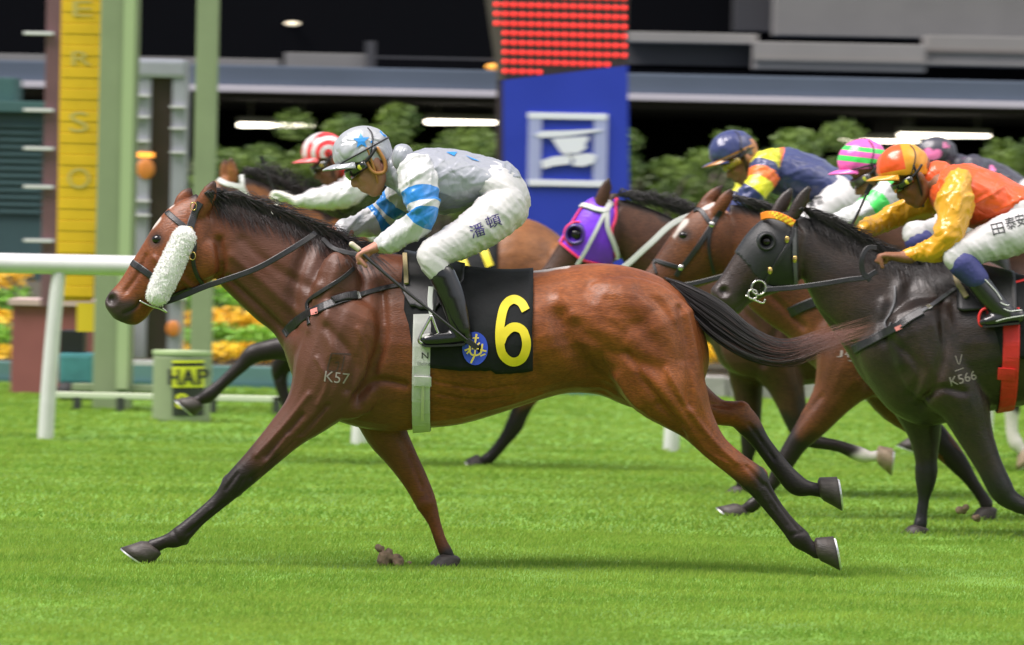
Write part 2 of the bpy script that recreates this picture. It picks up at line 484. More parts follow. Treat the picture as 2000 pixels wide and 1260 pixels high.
GOLD_PRINT = M('gold_print', (0.72, 0.55, 0.10), 0.55)
BLUE_PRINT = M('blue_print', (0.03, 0.07, 0.55), 0.55)
PURPLE_INK = M('purple_ink', (0.035, 0.02, 0.16), 0.6)
BLACK_INK = M('black_ink', (0.015, 0.015, 0.018), 0.6)
BRAND_GREY = M('freeze_brand_white_hair', (0.27, 0.23, 0.21), 0.6)
BRAND_DARK = M('old_brand_dark_hair', (0.045, 0.022, 0.016), 0.6)
WHITE_HAIR = M('white_hair', (0.62, 0.56, 0.52), 0.6)
GIRTH = M('cream_girth', (0.50, 0.50, 0.48), 0.65, var=0.08, vscale=20, bump=0.3, bscale=500)
RED_WEB = M('red_girth', (0.62, 0.02, 0.02), 0.5, var=0.12, vscale=20, bump=0.3, bscale=500)
RED_TRIM = M('red_trim', (0.75, 0.03, 0.03), 0.45)
SKIN = M('light_skin', (0.46, 0.21, 0.15), 0.5, var=0.14, vscale=14, bump=0.12, bscale=160, spec=0.4)
SKIN_TAN = M('tanned_skin', (0.36, 0.17, 0.10), 0.5, var=0.14, vscale=14, bump=0.12, bscale=160, spec=0.4)
SKIN_DARK = M('brown_skin', (0.22, 0.095, 0.052), 0.48, var=0.14, vscale=14, bump=0.12, bscale=160, spec=0.4)
LENS = M('dark_lens', (0.012, 0.016, 0.010), 0.1, spec=0.7, coat=0.6)
LENS_YELLOW = M('amber_lens', (0.36, 0.25, 0.03), 0.12, spec=0.7, coat=0.5)
VENT = M('yellow_disc', (0.55, 0.55, 0.05), 0.4)
BREECH = M('white_breeches', (0.50, 0.49, 0.49), 0.45, bump=0.3, bscale=14, sheen=0.1)
BOOT = M('black_patent_boot', (0.007, 0.007, 0.008), 0.2, spec=0.5, coat=0.25, bump=0.12, bscale=14)
BOOT_MATT = M('black_boot', (0.009, 0.009, 0.010), 0.3, spec=0.6, coat=0.3, bump=0.2, bscale=22)
NAVY_KNEE = M('navy_knee_cloth', (0.028, 0.032, 0.15), 0.6, bump=0.3, bscale=60)
MESHWHITE = M('white_mesh_toe', (0.55, 0.55, 0.52), 0.6, bump=0.9, bscale=350)
ELASTIC = M('black_elastic', (0.010, 0.010, 0.012), 0.5)
TANSTRAP = M('tan_strap', (0.42, 0.19, 0.05), 0.5)
WHIPM = M('black_whip', (0.010, 0.010, 0.011), 0.3, spec=0.6)
CREAM = M('cream_grip', (0.52, 0.47, 0.36), 0.5)
HAIR_BLACK = hair_mat('black_horsehair', (0.010, 0.008, 0.008), (0.014, 0.010, 0.009), 0.8)
HAIR_MANE = hair_mat('mane_hair', (0.010, 0.007, 0.007), (0.045, 0.018, 0.014), 0.85)
HAIR_TAIL = hair_mat('tail_hair', (0.010, 0.0075, 0.0075), (0.19, 0.065, 0.045), 0.88)

# ================================================================ horses
T_TORSO = [(556, 640, 690, .06), (575, 598, 745, .13), (600, 560, 790, .17), (640, 525, 815, .20), (700, 502, 835, .215),
           (760, 495, 843, .23), (820, 504, 838, .255), (900, 523, 829, .28), (980, 531, 806, .285), (1050, 528, 783, .28),
           (1110, 519, 768, .27), (1170, 514, 772, .27), (1230, 521, 795, .26), (1290, 541, 800, .235), (1340, 580, 790, .19),
           (1372, 640, 750, .12), (1384, 680, 715, .05)]
T_NECK = [((405, 385), (418, 540), .06), ((440, 390), (430, 556), .066), ((500, 408), (462, 588), .074), ((565, 432), (500, 624), .085),
          ((630, 462), (535, 652), .105), ((700, 490), (562, 695), .14), ((765, 505), (620, 745), .16)]
T_HEAD = [((385, 378), (432, 470), .06), ((335, 402), (428, 528), .092), ((304, 436), (412, 550), .10), ((280, 475), (375, 568), .082),
          ((257, 512), (338, 582), .064), ((233, 550), (302, 602), .055), ((212, 574), (287, 620), .056), ((205, 596), (268, 634), .046), ((222, 622), (250, 634), .03)]
T_GROOVES = [([(600, 478), (572, 560), (568, 640)], .014, .035), ([(440, 545), (500, 600), (552, 650)], .010, .02),
             ([(742, 560), (748, 650), (730, 720), (700, 785)], .013, .03), ([(700, 775), (740, 745), (790, 752)], .011, .022),
             ([(1095, 620), (1115, 670), (1148, 720), (1178, 765)], .020, .055), ([(1170, 700), (1205, 765)], .010, .03),
             ([(1330, 600), (1348, 700), (1345, 790)], .010, .025), ([(1285, 790), (1335, 850)], .008, .02),
             ([(590, 810), (520, 892)], .007, .014), ([(640, 640), (690, 700), (680, 760)], .008, .025),
             ([(424, 470), (428, 530), (404, 558)], .011, .02), ([(1130, 640), (1200, 690), (1290, 720)], .008, .04),
             ([(660, 520), (640, 600), (655, 690)], -.010, .04), ([(1092, 585), (1115, 612)], -.008, .04),
             ([(1205, 740), (1245, 790)], -.012, .04), ([(298, 505), (345, 556)], -.006, .014),
             ([(850, 745), (940, 760), (1010, 752)], .005, .009), ([(855, 770), (930, 782), (1000, 775)], .005, .009), ([(860, 795), (920, 803)], .004, .009),
             ([(620, 560), (600, 640)], -.008, .03), ([(560, 850), (500, 930)], -.005, .012)]

def hoof(rig, C, Sx, toe, y, parent, mat=None, shoe=True, k=1.0):
    c = np.array(rig.p(*C, y)); s = np.array(rig.p(*Sx, y)); ax = s - c; ln = np.linalg.norm(ax); ax /= ln
    ln = 0.068 * k
    t = np.array((toe[0], 0, -toe[1]), float); t -= ax * (t @ ax); t /= np.linalg.norm(t); l = np.cross(ax, t)
    sh = Shells(); a = np.arange(20) * 2 * math.pi / 20; rows = []
    for q, r1, r2, o in ((-.14, .030, .030, -.006), (-.02, .043, .041, -.006), (.05, .047, .044, -.003), (.5, .056, .050, .010), (1, .068, .056, .025)):
        rows.append(c + ax * ln * q + t * o * k + np.outer(np.cos(a) * r1 * k, t) + np.outer(np.sin(a) * r2 * k, l))
    sh.rings(rows)
    o = link('hoof', sh.mesh('hoof'), mat or HORN, parent)
    if shoe:
        sh = Shells(); n = 26; P = []
        for i in range(n):
            u = math.radians(-150 + 300 * i / (n - 1)); P.append(c + ax * (ln + 0.003) + t * (.025 * k + .057 * k * math.cos(u)) + l * (.046 * k * math.sin(u)))
        P = np.array(P); ribbon('horseshoe', P, np.tile(ax, (n, 1)), 0.02 * k, 0.009, ALU, o)
    return o

def horse(name, label, rig, sp, mat, voxel=0.0085, shoes=True):
    root = thing(name, label, 'horse', group='horses racing over the turf')
    s = rig.s; sh = Shells(); ang = np.arange(28) * 2 * math.pi / 28
    # trunk
    A = catmull(sp['torso'], 3); rows = []
    x0, x1 = A[0, 0], A[-1, 0]
    for px, tp, bt, hw in A:
        a, b = rig.p(px, tp), rig.p(px, bt); cz = (a.z + b.z) / 2; hh = (a.z - b.z) / 2; cx = (a.x + b.x) / 2
        f = (px - x0) / (x1 - x0); egg = 0.34 * (1 - min(1, f / 0.45)) + 0.10
        sn = np.sin(ang); cs = np.cos(ang)
        yy = hw * np.sign(cs) * np.abs(cs) ** 0.9 * (1 - egg * np.clip(sn, 0, 1) ** 1.5 - 0.12 * np.clip(-sn, 0, 1) ** 2)
        rows.append(np.stack([np.full(28, cx) + (a.x - b.x) / 2 * sn, rig.Y + yy, cz + hh * sn], 1))
    sh.rings(rows)
    sp['tbvh'] = BVHTree.FromPolygons([tuple(v) for v in np.vstack(sh.V)], sh.F)
    for key in ('neck', 'head'):
        A = catmull([(a[0], a[1], b[0], b[1], h) for a, b, h in sp[key]], 4); rows = []
        for ax_, ay, bx, by, h in A:
            a = np.array(rig.p(ax_, ay)); b = np.array(rig.p(bx, by)); c = (a + b) / 2; d = (a - b) / 2
            e = 0.8 if key == 'head' else 1.0
            cs = np.cos(ang); sn = np.sin(ang)
            k = 1 - (0.38 * np.clip(sn, 0, 1) ** 1.5 if key == 'neck' else 0.22 * np.clip(sn, 0, 1) ** 2 + 0.25 * np.clip(-sn, 0, 1) ** 2)
            y = h * np.sign(cs) * np.abs(cs) ** e * k
            q = c + np.outer(sn, d); q[:, 1] = rig.Y + y; rows.append(q)
        sh.rings(rows)
    # ears
    for (bx, by), (tx, ty), y, r in sp['ears']:
        b = np.array(rig.p(bx, by, y)); t = np.array(rig.p(tx, ty, y * 1.1)); d = t - b
        sh.tube([b - d * .1, b + d * .3, b + d * .65, b + d * .9, t], [r * .75, r, r * .85, r * .45, r * .18], [r * .6, r * .62, r * .5, r * .34, r * .16], n=10)
    # legs
    polys = []
    for lg in sp['legs']:
        pts = lg['pts']; n = len(pts); ys = np.interp(np.linspace(0, 1, n), np.linspace(0, 1, len(lg['y'])), lg['y'])
        P = [rig.p(p[0], p[1], ys[i]) for i, p in enumerate(pts)]; R = np.array([p[2] / s for p in pts])
        sh.tube(P, R, np.minimum(R * lg.get('lat', 0.85), 0.125), n=14, sub=4)
        polys.append((np.array([tuple(p) for p in P]), R, lg))
    for e in sp.get('ells', []):
        (px, py, y), r = e[0], e[1]; sgn = (1, -1) if len(e) < 3 else (1,)
        for q in sgn: sh.ell(rig.p(px, py, y * q), r)
    me = remesh('body', sh, voxel, 9)
    # muscle relief
    V = mesh_np(me).copy(); Nn = normals_np(me)
    XZ = V[:, [0, 2]]; disp = np.zeros(len(V))
    for path, dep, wd in sp['grooves']:
        Q = np.array([tuple(rig.p(*q, -0.2)) for q in catmull(path, 4)])[:, [0, 2]]
        d, _ = poly_dist(XZ, Q); k = 500 / 500
        disp -= dep * sp.get('gain', 1.25) * np.exp(-(d / (wd * 0.75)) ** 2) * np.clip(np.abs(Nn[:, 1]) * 1.4, 0, 1)
    V = smooth_np(V + Nn * disp[:, None], edges_np(me), 2)
    me.vertices.foreach_set('co', V.ravel()); me.update()
    fx = np.array([rig.p(*q).x for q in sp.get('forex', [(640, 600), (900, 600)])])
    # natural markings; white also carries the glint painted on the leader's back
    dark = np.zeros(len(V)); white = np.zeros(len(V)); muz = np.zeros(len(V))
    nz = np.array([noise.noise(Vector(v) * 14) for v in V]) * 0.07
    for P, R, lg in polys:
        d, par = poly_dist(V, P); near = d < np.interp(par, np.linspace(0, 1, len(R)), R) * 1.25 + 0.012
        if 'black' in lg: dark = np.maximum(dark, near * sstep(lg['black'][0], lg['black'][1], par + nz))
        if 'white' in lg: white = np.maximum(white, near * sstep(lg['white'] - .03, lg['white'] + .03, par + nz * .6))
    if 'crest' in sp:
        Q = np.array([tuple(rig.p(*q)) for q in catmull(sp['crest'], 4)])
        d, _ = poly_dist(V, Q); dark = np.maximum(dark, 0.95 * (1 - sstep(.03, .07, d + nz * .4)))
    mp = np.array(rig.p(*sp['muzzle'][0])); dm = np.linalg.norm((V - mp) * (1, .6, 1), axis=1)
    muz = (1 - sstep(sp['muzzle'][1] * .6, sp['muzzle'][1] * 1.35, dm + nz)) * sp['muzzle'][2]
    for (bx, by), (tx, ty), y, r in sp['ears']:
        b = np.array(rig.p(bx, by, y)); t = np.array(rig.p(tx, ty, y)); d, par = poly_dist(V, np.array([b, t]))
        dark = np.maximum(dark, (d < .05) * sstep(.55, .95, par) * .85)
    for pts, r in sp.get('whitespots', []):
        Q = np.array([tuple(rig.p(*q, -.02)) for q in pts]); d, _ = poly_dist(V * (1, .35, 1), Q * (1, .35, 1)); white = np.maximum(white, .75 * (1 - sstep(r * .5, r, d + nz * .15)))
    for (px, py), r, dep in sp.get('nostril', []):
        q = np.array(rig.p(px, py, -.05)); d = np.hypot(V[:, 0] - q[0], (V[:, 2] - q[2]))
        m = (d < r * 2.2) & (np.abs(Nn[:, 1]) > .15); g = np.exp(-(d / r) ** 2) * m
        V[:, 1] += g * dep * np.where(V[:, 1] < rig.Y, 1, -1); dark = np.maximum(dark, g * .98)
        ringb = np.exp(-((d - r * 1.5) / (r * .5)) ** 2) * m; V[:, 1] -= ringb * .004 * np.where(V[:, 1] < rig.Y, 1, -1)
    for path in sp.get('mouth', []):
        Q = np.array([tuple(rig.p(*q, -.05)) for q in catmull(path, 4)])[:, [0, 2]]; d, _ = poly_dist(XZ, Q)
        g = np.exp(-(d / .006) ** 2); V = V - Nn * (g * .006)[:, None]; dark = np.maximum(dark, g * .9)
    for (px, py) in sp.get('eyes', []):
        q = np.array(rig.p(px, py, -.09)); d = np.hypot(V[:, 0] - q[0], V[:, 2] - q[2])
        V[:, 1] += np.exp(-(d / .018) ** 2) * .004 * np.where(V[:, 1] < rig.Y, 1, -1)
        dark = np.maximum(dark, np.exp(-(d / .036) ** 4) * .75)
    me.vertices.foreach_set('co', V.ravel()); me.update()
    nz2 = np.array([noise.noise(Vector(v) * 5) for v in V]) * .12
    hx_ = rig.p(*sp['ears'][0][0]).x
    set_attr(me, 'fore', (1 - sstep(fx[0], fx[1], V[:, 0] + nz2)) * (.25 + .75 * sstep(hx_ - .02, hx_ + .22, V[:, 0] + nz2)))
    set_attr(me, 'dark', np.clip(dark, 0, 1)); set_attr(me, 'white', np.clip(white, 0, 1)); set_attr(me, 'muzzle', np.clip(muz, 0, 1))
    body = link('body', me, mat, root)
    bvh = bvh_of(me)
    for (px, py) in sp.get('eyes', []):
        p = rig.p(px, py, -.2); h = bvh.ray_cast(Vector((p.x, rig.Y - 1.5, p.z)), Vector((0, 1, 0)))
        if h[0] is not None:
            for sg in (1, -1):
                e = Shells(); q = h[0].copy(); q.y = rig.Y + sg * (q.y - rig.Y); e.ell(q + Vector((0, .010 * sg, 0)), (.025, .021, .019))
                link('eye', e.mesh('eye'), EYE, root)
    for P, R, lg in polys:
        if 'hoof' in lg:
            C, Sx, toe = lg['hoof']; hoof(rig, C, Sx, toe, lg['y'][-1], root, lg.get('hm'), shoes)
    return root, body, bvh

def mane(rig, bvh, crest, n, length, parent, mat, drop=(20, 60), sweep=(30, 80), r=.0022, lift=8, y0=-.012, side=True):
    C = catmull(crest, 8); st = []
    for i in range(n):
        f = random.random() * (len(C) - 1.001); k = int(f); q = C[k] * (1 - f + k) + C[k + 1] * (f - k)
        sw = random.uniform(*sweep); dr = random.uniform(*drop) * (1 if random.random() > .12 else .2); lf = random.uniform(0, lift)
        P = []
        ysd = random.uniform(-.02, .02); wob = random.uniform(-6, 6)
        for j in range(9):
            t = j / 8
            x = q[0] + sw * t ** 1.2 + wob * math.sin(t * 5); y = q[1] - 3 - lf * math.sin(min(1, t * 1.6) * math.pi) * 1.3 + dr * t ** 1.7
            p = rig.p(x, y, -.1); yy = ysd
            if side:
                h = bvh.ray_cast(Vector((p.x, rig.Y - 1.2, p.z)), Vector((0, 1, 0)))
                if h[0] is not None: yy = min(ysd * .3, h[0].y - rig.Y - .004 - .012 * random.random() * t)
                else: yy = ysd - .02 * t
            P.append(rig.p(x, y, yy))
        P = np.array([tuple(p) for p in P]); P[1:-1] = P[1:-1] * .5 + (P[2:] + P[:-2]) * .25
        st.append(P)
    return hair('mane', st, r, mat, parent)

def tail(rig, top, bottom, n, parent, mat, r=.0022, ywid=.05, stray=10):
    A = catmull(top, 6); B = catmull(bottom, 6); m = 26; st = []
    ia = np.linspace(0, len(A) - 1, m); ib = np.linspace(0, len(B) - 1, m)
    A = np.stack([np.interp(ia, np.arange(len(A)), A[:, c]) for c in (0, 1)], 1); B = np.stack([np.interp(ib, np.arange(len(B)), B[:, c]) for c in (0, 1)], 1)
    for i in range(n):
        g = random.random(); y = random.gauss(0, 1) * ywid; e = random.uniform(.62, 1.0) if random.random() < .75 else random.uniform(.4, .7); ph = random.uniform(0, 6); am = random.uniform(0, stray)
        st0 = random.random() ** 2 * .3; P = []
        for j in range(18):
            t = st0 + (e - st0) * j / 17; k = min(m - 1.001, t * (m - 1)); a = int(k); fr = k - a
            pa = A[a] * (1 - fr) + A[a + 1] * fr; pb = B[a] * (1 - fr) + B[a + 1] * fr
            q = pa * (1 - g) + pb * g; w_ = am * t ** 2 * math.sin(ph + t * 4)
            P.append(tuple(rig.p(q[0] + w_ * .4, q[1] + w_, y * (0.25 + min(1, t * 2.2)))))
        st.append(np.array(P))
    return hair('tail', st, r, mat, parent)

def ray_ring(rig, bvh, px, cy, th0, th1, n, off):
    """points round the barrel at column px, angles measured from the near side (0) over the top (90)"""
    c = rig.p(px, cy); P = []; Nn = []
    for a in np.linspace(math.radians(th0), math.radians(th1), n):
        d = Vector((0, -math.cos(a), math.sin(a))); o = c + d * 1.2
        h = bvh.ray_cast(o, -d)
        if h[0] is None: h = (c + d * .3, d)
        nn = h[1] if h[1].dot(d) > 0 else -h[1]
        P.append(h[0] + nn * off); Nn.append(nn)
    return P, Nn

def drape(name, rig, bvh, xs, bot_near, bot_far, mat, parent, off=.012, cy=620, rows=30, thick=.006, ripple=.006):
    """a cloth over the back: columns xs, hem heights (photograph rows) on both sides"""
    G = []
    for i, px in enumerate(xs):
        P, Nn = ray_ring(rig, bvh, px, cy, -75, 255, 120, off)
        zn = rig.p(px, bot_near[i]).z; zf = rig.p(px, bot_far[i]).z
        top = max(range(len(P)), key=lambda k: P[k].z)
        a = next((k for k in range(top, -1, -1) if P[k].z < zn), 0); b = next((k for k in range(top, len(P)) if P[k].z < zf), len(P) - 1)
        Q = np.array([tuple(p) for p in P[a:b + 1]]); L = np.concatenate([[0], np.cumsum(np.linalg.norm(np.diff(Q, axis=0), axis=1))])
        t = np.linspace(0, L[-1], rows * 2); Q = np.stack([np.interp(t, L, Q[:, c]) for c in range(3)], 1)
        for j in range(len(Q)):
            q = Q[j]; k = ripple * noise.noise(Vector((q[0] * 9, q[1] * 3, q[2] * 4))); Q[j][1] += -k if q[1] < rig.Y else k
        G.append(Q)
    n = len(G[0]); V = np.vstack(G); Fc = [(i * n + j, (i + 1) * n + j, (i + 1) * n + j + 1, i * n + j + 1) for i in range(len(G) - 1) for j in range(n - 1)]
    me = mesh(name, V, Fc); bm = bmesh.new(); bm.from_mesh(me); bmesh.ops.recalc_face_normals(bm, faces=bm.faces)
    bmesh.ops.solidify(bm, geom=list(bm.faces), thickness=thick); bm.to_mesh(me); bm.free()
    return link(name, me, mat, parent)

def xf(fn, sp):
    """a body plan moved into another lane's measurements"""
    k = fn.k; out = {}
    out['torso'] = [(fn(x, t)[0], fn(x, t)[1], fn(x, b)[1], h) for x, t, b, h in sp['torso']]
    out['grooves'] = [([fn(*q) for q in p], d, w_) for p, d, w_ in sp['grooves']]
    out['legs'] = [dict(l, pts=[(*fn(p[0], p[1]), p[2] * k) for p in l['pts']], **({'hoof': (fn(*l['hoof'][0]), fn(*l['hoof'][1]), l['hoof'][2])} if 'hoof' in l else {})) for l in sp['legs']]
    out['ells'] = [((*fn(e[0][0], e[0][1]), e[0][2]),) + tuple(e[1:]) for e in sp.get('ells', [])]
    return out
class Aff:
    def __init__(s, k, x0, y0, X0, Y0): s.k = k; s.a = (x0, y0, X0, Y0)
    def __call__(s, x, y): return (s.a[2] + (x - s.a[0]) * s.k, s.a[3] + (y - s.a[1]) * s.k)

NEAR_HIND = dict(pts=[(1255, 650, 108), (1300, 745, 84), (1335, 795, 58), (1362, 830, 38), (1396, 873, 27), (1440, 910, 25), (1470, 934, 27), (1490, 962, 21), (1514, 995, 17), (1541, 1028, 17), (1562, 1052, 20), (1580, 1068, 14), (1598, 1078, 15)],
                 y=[-.15, -.14, -.12, -.11], black=(.54, .68), hoof=((1598, 1075), (1624, 1070), (.1, 1)))
FAR_HIND = dict(pts=[(1270, 720, 90), (1340, 775, 50), (1400, 804, 27), (1440, 810, 26), (1462, 830, 25), (1488, 866, 18), (1528, 918, 19), (1557, 948, 21), (1585, 955, 14), (1607, 958, 15)],
                y=[.12, .12, .11], black=(.45, .6), hoof=((1604, 957), (1632, 953), (.5, .85)))
NEAR_FORE = dict(pts=[(690, 640, 90), (650, 735, 84), (607, 798, 54), (562, 842, 38), (505, 900, 29), (458, 946, 24), (432, 975, 17), (388, 1013, 15), (348, 1049, 19), (322, 1058, 13), (298, 1068, 15)],
                 y=[-.13, -.14, -.13, -.11], black=(.44, .62), hoof=((294, 1068), (276, 1094), (-.96, -.1)))
FAR_FORE = dict(pts=[(700, 720, 80), (740, 800, 56), (756, 848, 42), (782, 890, 32), (812, 940, 25), (832, 982, 21), (848, 1020, 13), (860, 1055, 12), (871, 1080, 14), (876, 1092, 13)],
                y=[.12, .12, .10], black=(.85, .97), hoof=((875, 1088), (872, 1108), (-1, .1)))
T_JOINTS = [((1478, 932, -.11), (.046, .034, .046), 1), ((1460, 938, -.11), (.03, .03, .045), 1), ((1568, 1049, -.11), (.028, .022, .026), 1), ((1446, 804, .11), (.044, .032, .044), 1), ((1562, 945, .11), (.026, .02, .026), 1),
           ((453, 946, -.113), (.043, .040, .046), 1), ((460, 955, -.113), (.034, .032, .034), 1), ((358, 1054, -.11), (.026, .02, .024), 1), ((831, 982, .11), (.040, .036, .044), 1), ((873, 1080, .1), (.022, .022, .022), 1)]
T_ELLS = [((675, 735, -.15), (.16, .075, .17)), ((1215, 620, -.15), (.26, .12, .16)), ((660, 590, -.13), (.10, .06, .2)), ((392, 505, -.055), (.085, .04, .085))]

# ---------------------------------------------------------------- the leader, number 6
R6 = Rig(500)
VEINS = [([(905, 815), (960, 800), (1010, 788), (1060, 770)], -.004, .007), ([(640, 800), (600, 850), (575, 858), (540, 892)], -.0035, .006), ([(330, 520), (345, 545), (340, 575)], -.003, .006), ([(318, 505), (300, 535), (285, 560)], -.003, .006), ([(1335, 815), (1380, 880), (1420, 905)], -.003, .006),
         ([(700, 640), (716, 690), (712, 740)], -.004, .01), ([(620, 700), (640, 745), (622, 790)], -.005, .012), ([(470, 470), (540, 530), (600, 560)], .006, .03), ([(450, 500), (520, 560), (575, 610)], -.006, .025), ([(1000, 600), (1040, 660), (1050, 730)], .004, .03),
         ([(880, 640), (900, 720), (905, 780)], -.003, .012), ([(930, 640), (950, 720), (955, 775)], -.003, .012), ([(980, 650), (1000, 720), (1003, 765)], -.003, .012), ([(1250, 560), (1310, 620), (1335, 700)], .008, .03), ([(1215, 700), (1290, 760), (1350, 850)], -.006, .03)]
LEG_LINES = VEINS + [([(463, 926), (440, 957)], .005, .007), ([(474, 936), (453, 970)], .004, .007), ([(1460, 912), (1492, 950)], .005, .008), ([(336, 1040), (353, 1064)], .004, .007), ([(1550, 1046), (1574, 1040)], .004, .007), ([(417, 992), (378, 1026)], -.004, .006), ([(1505, 985), (1538, 1030)], .004, .006), ([(800, 900), (822, 960)], .005, .009), ([(1395, 795), (1430, 800)], .004, .01), ([(1470, 835), (1520, 905)], .005, .008), ([(1497, 948), (1528, 993), (1560, 1036)], .006, .007), ([(1478, 955), (1512, 1000), (1545, 1042)], -.004, .008), ([(437, 983), (400, 1014), (366, 1044)], .006, .007), ([(1300, 720), (1345, 800), (1400, 868), (1440, 905)], -.006, .012), ([(1225, 690), (1270, 760), (1330, 830)], .008, .02), ([(640, 790), (590, 845), (540, 895), (490, 935)], .006, .010), ([(604, 770), (556, 830), (500, 890)], -.006, .012), ([(1150, 560), (1250, 640), (1330, 720)], .006, .05), ([(345, 540), (372, 560), (398, 552)], -.008, .014), ([(280, 500), (262, 540), (240, 570)], .005, .012)]
sp6 = dict(torso=T_TORSO, neck=T_NECK, head=T_HEAD, grooves=T_GROOVES + LEG_LINES, ells=T_ELLS + T_JOINTS, gain=1.5,
           ears=[((392, 414), (419, 354), -.055, .036), ((350, 404), (373, 368), .055, .032)],
           legs=[NEAR_HIND, FAR_HIND, NEAR_FORE, FAR_FORE], crest=[(400, 380), (440, 384), (520, 408), (600, 442), (690, 480)],
           muzzle=((226, 604), .085, .95), eyes=[(304, 468)], nostril=[((218, 586), .017, .02)], mouth=[[(243, 612), (262, 603), (274, 588)]],
           whitespots=[([(310, 426), (298, 442)], .010), ([(332, 405), (338, 400)], .009), ([(1036, 532), (1070, 530), (1105, 523)], .020)])  # last pale streak is a highlight painted into the coat behind the saddlecloth
COAT6 = coat_mat('bay_coat', (0.180, 0.045, 0.010), rough=.44, warm=(0.235, 0.066, 0.014), foretone=(.092, .034, .019))
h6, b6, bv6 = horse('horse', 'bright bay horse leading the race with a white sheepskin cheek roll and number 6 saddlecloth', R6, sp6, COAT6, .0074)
mane(R6, bv6, [(398, 380), (440, 384), (520, 408), (600, 442), (700, 484)], 950, 0, h6, HAIR_MANE, drop=(25, 85), sweep=(25, 90), r=.0019)
mane(R6, bv6, [(398, 380), (440, 384), (520, 408), (600, 442), (700, 484)], 170, 0, h6, HAIR_MANE, drop=(-14, 22), sweep=(25, 80), r=.0013, lift=14, side=False)
tail(R6, [(1296, 541), (1345, 556), (1410, 588), (1470, 640), (1530, 668), (1600, 655), (1715, 626)], [(1318, 560), (1350, 618), (1400, 668), (1470, 705), (1540, 712), (1610, 682), (1715, 640)], 1500, h6, HAIR_TAIL, r=.0015, stray=20)
# bridle
bridle = strap('bridle', [(316, 410), (334, 426), (352, 440), (368, 452)], 11, R6, bv6, BLACK_LEATHER, h6)
for nm, pth, wd in (('headpiece', [(388, 396), (378, 415), (370, 436), (367, 452)], 15), ('noseband', [(252, 514), (274, 528), (300, 546)], 13),
                    ('throat_latch', [(368, 450), (377, 478), (374, 508), (380, 535), (394, 560)], 8), ('cheekpiece', [(368, 452), (350, 500), (325, 550), (306, 578)], 10)):
    strap(nm, pth, wd, R6, bv6, BLACK_LEATHER, bridle)
strap('chin_strap', [(306, 582), (330, 592), (352, 580), (390, 562)], 8, R6, bv6, BLACK_LEATHER, bridle)
for q in ((367, 452), (372, 500), (378, 404)):
    P, Nn = on_surface([q, (q[0] + 1, q[1] + 1)], R6, bv6, .01); t = np.arange(14) * 2 * math.pi / 13
    cord('buckle', [P[0] + np.array((math.cos(a) * .012, -.004, math.sin(a) * .015)) for a in t], .0025, BRASS, bridle, sub=2)
def fleece(rig, a, b, rpx, y, parent):
    sh = Shells(); A = np.array(rig.p(*a, y)); B = np.array(rig.p(*b, y)); r = rpx / rig.s
    sh.tube([A, A * .66 + B * .34, A * .33 + B * .67, B], [r * .95, r, r * 1.05, r * .95], n=24)
    me = remesh('sheepskin_cheek_roll', sh, .005, 2); V = mesh_np(me).copy(); Nn = normals_np(me)
    d = np.array([noise.noise(Vector(v) * 45) * .6 + noise.noise(Vector(v) * 120) * .5 for v in V]); V += Nn * (d * .0035)[:, None]
    me.vertices.foreach_set('co', V.ravel()); me.update()
    o = link('sheepskin_cheek_roll', me, FLEECE, parent)
    st = []
    ids = rng.choice(len(V), 5000)
    for i in ids:
        n = Nn[i] + rng.normal(0, .35, 3); dn = (B - A) / np.linalg.norm(B - A); L = rng.uniform(.003, .007)
        st.append(np.array([V[i], V[i] + n * L * .5 + dn * L * .1, V[i] + n * L * .8 + dn * L * .6]))
    h = hair('fleece_tuft', st, .0011, FLEECE, o); return o
fleece(R6, (360, 464), (309, 574), 24, -.105, h6)
bit = cord('bit_ring', [R6.p(301 + 14 * math.cos(a), 578 + 15 * math.sin(a), -.078) for a in np.arange(15) * 2 * math.pi / 14], .004, STEEL, h6, sub=3)
cord('bit_lever', [R6.p(274, 588, -.07), R6.p(292, 597, -.08), R6.p(312, 603, -.08), R6.p(326, 610, -.08), R6.p(318, 602, -.085)], .0035, STEEL, bit)
rein6 = free_strap('rein', [(318, 592, -.075), (352, 580, -.085), (400, 560, -.10), (430, 550, -.12), (500, 525, -.15), (560, 492, -.15), (606, 463, -.11), (616, 455, -.08)], 11, R6, BLACK_LEATHER, h6)
free_strap('rein', [(630, 466, -.03), (650, 484, -.12), (680, 494, -.16), (708, 498, -.19), (718, 500, -.2)], 9, R6, BLACK_LEATHER, h6)
# breast girth and martingale
bg6 = strap('breast_girth', [(553, 655), (575, 632), (605, 612), (650, 592), (695, 577)], 19, R6, bv6, BLACK_LEATHER, h6, thick=.008)
strap('strap', [(690, 580), (740, 566), (790, 556), (850, 549)], 10, R6, bv6, BLACK_LEATHER, bg6)
strap('padded_loop', [(650, 590), (672, 583), (694, 577)], 17, R6, bv6, BLACK_LEATHER, bg6, thick=.016, off=.009)
strap('martingale_fork', [(690, 524), (672, 540), (640, 562), (612, 580), (600, 592), (600, 606), (604, 634)], 8, R6, bv6, BLACK_LEATHER, bg6)
strap('buckle', [(694, 578), (699, 577)], 16, R6, bv6, STEEL, bg6, thick=.014, off=.008)
V2, Fc = poly_2d([(605, 606), (619, 601), (620, 611), (607, 616)])
decal('label_patch', V2, Fc, R6, bvh_of(bg6.data), .002, M('pink_label', (.6, .2, .18), .6), bg6)
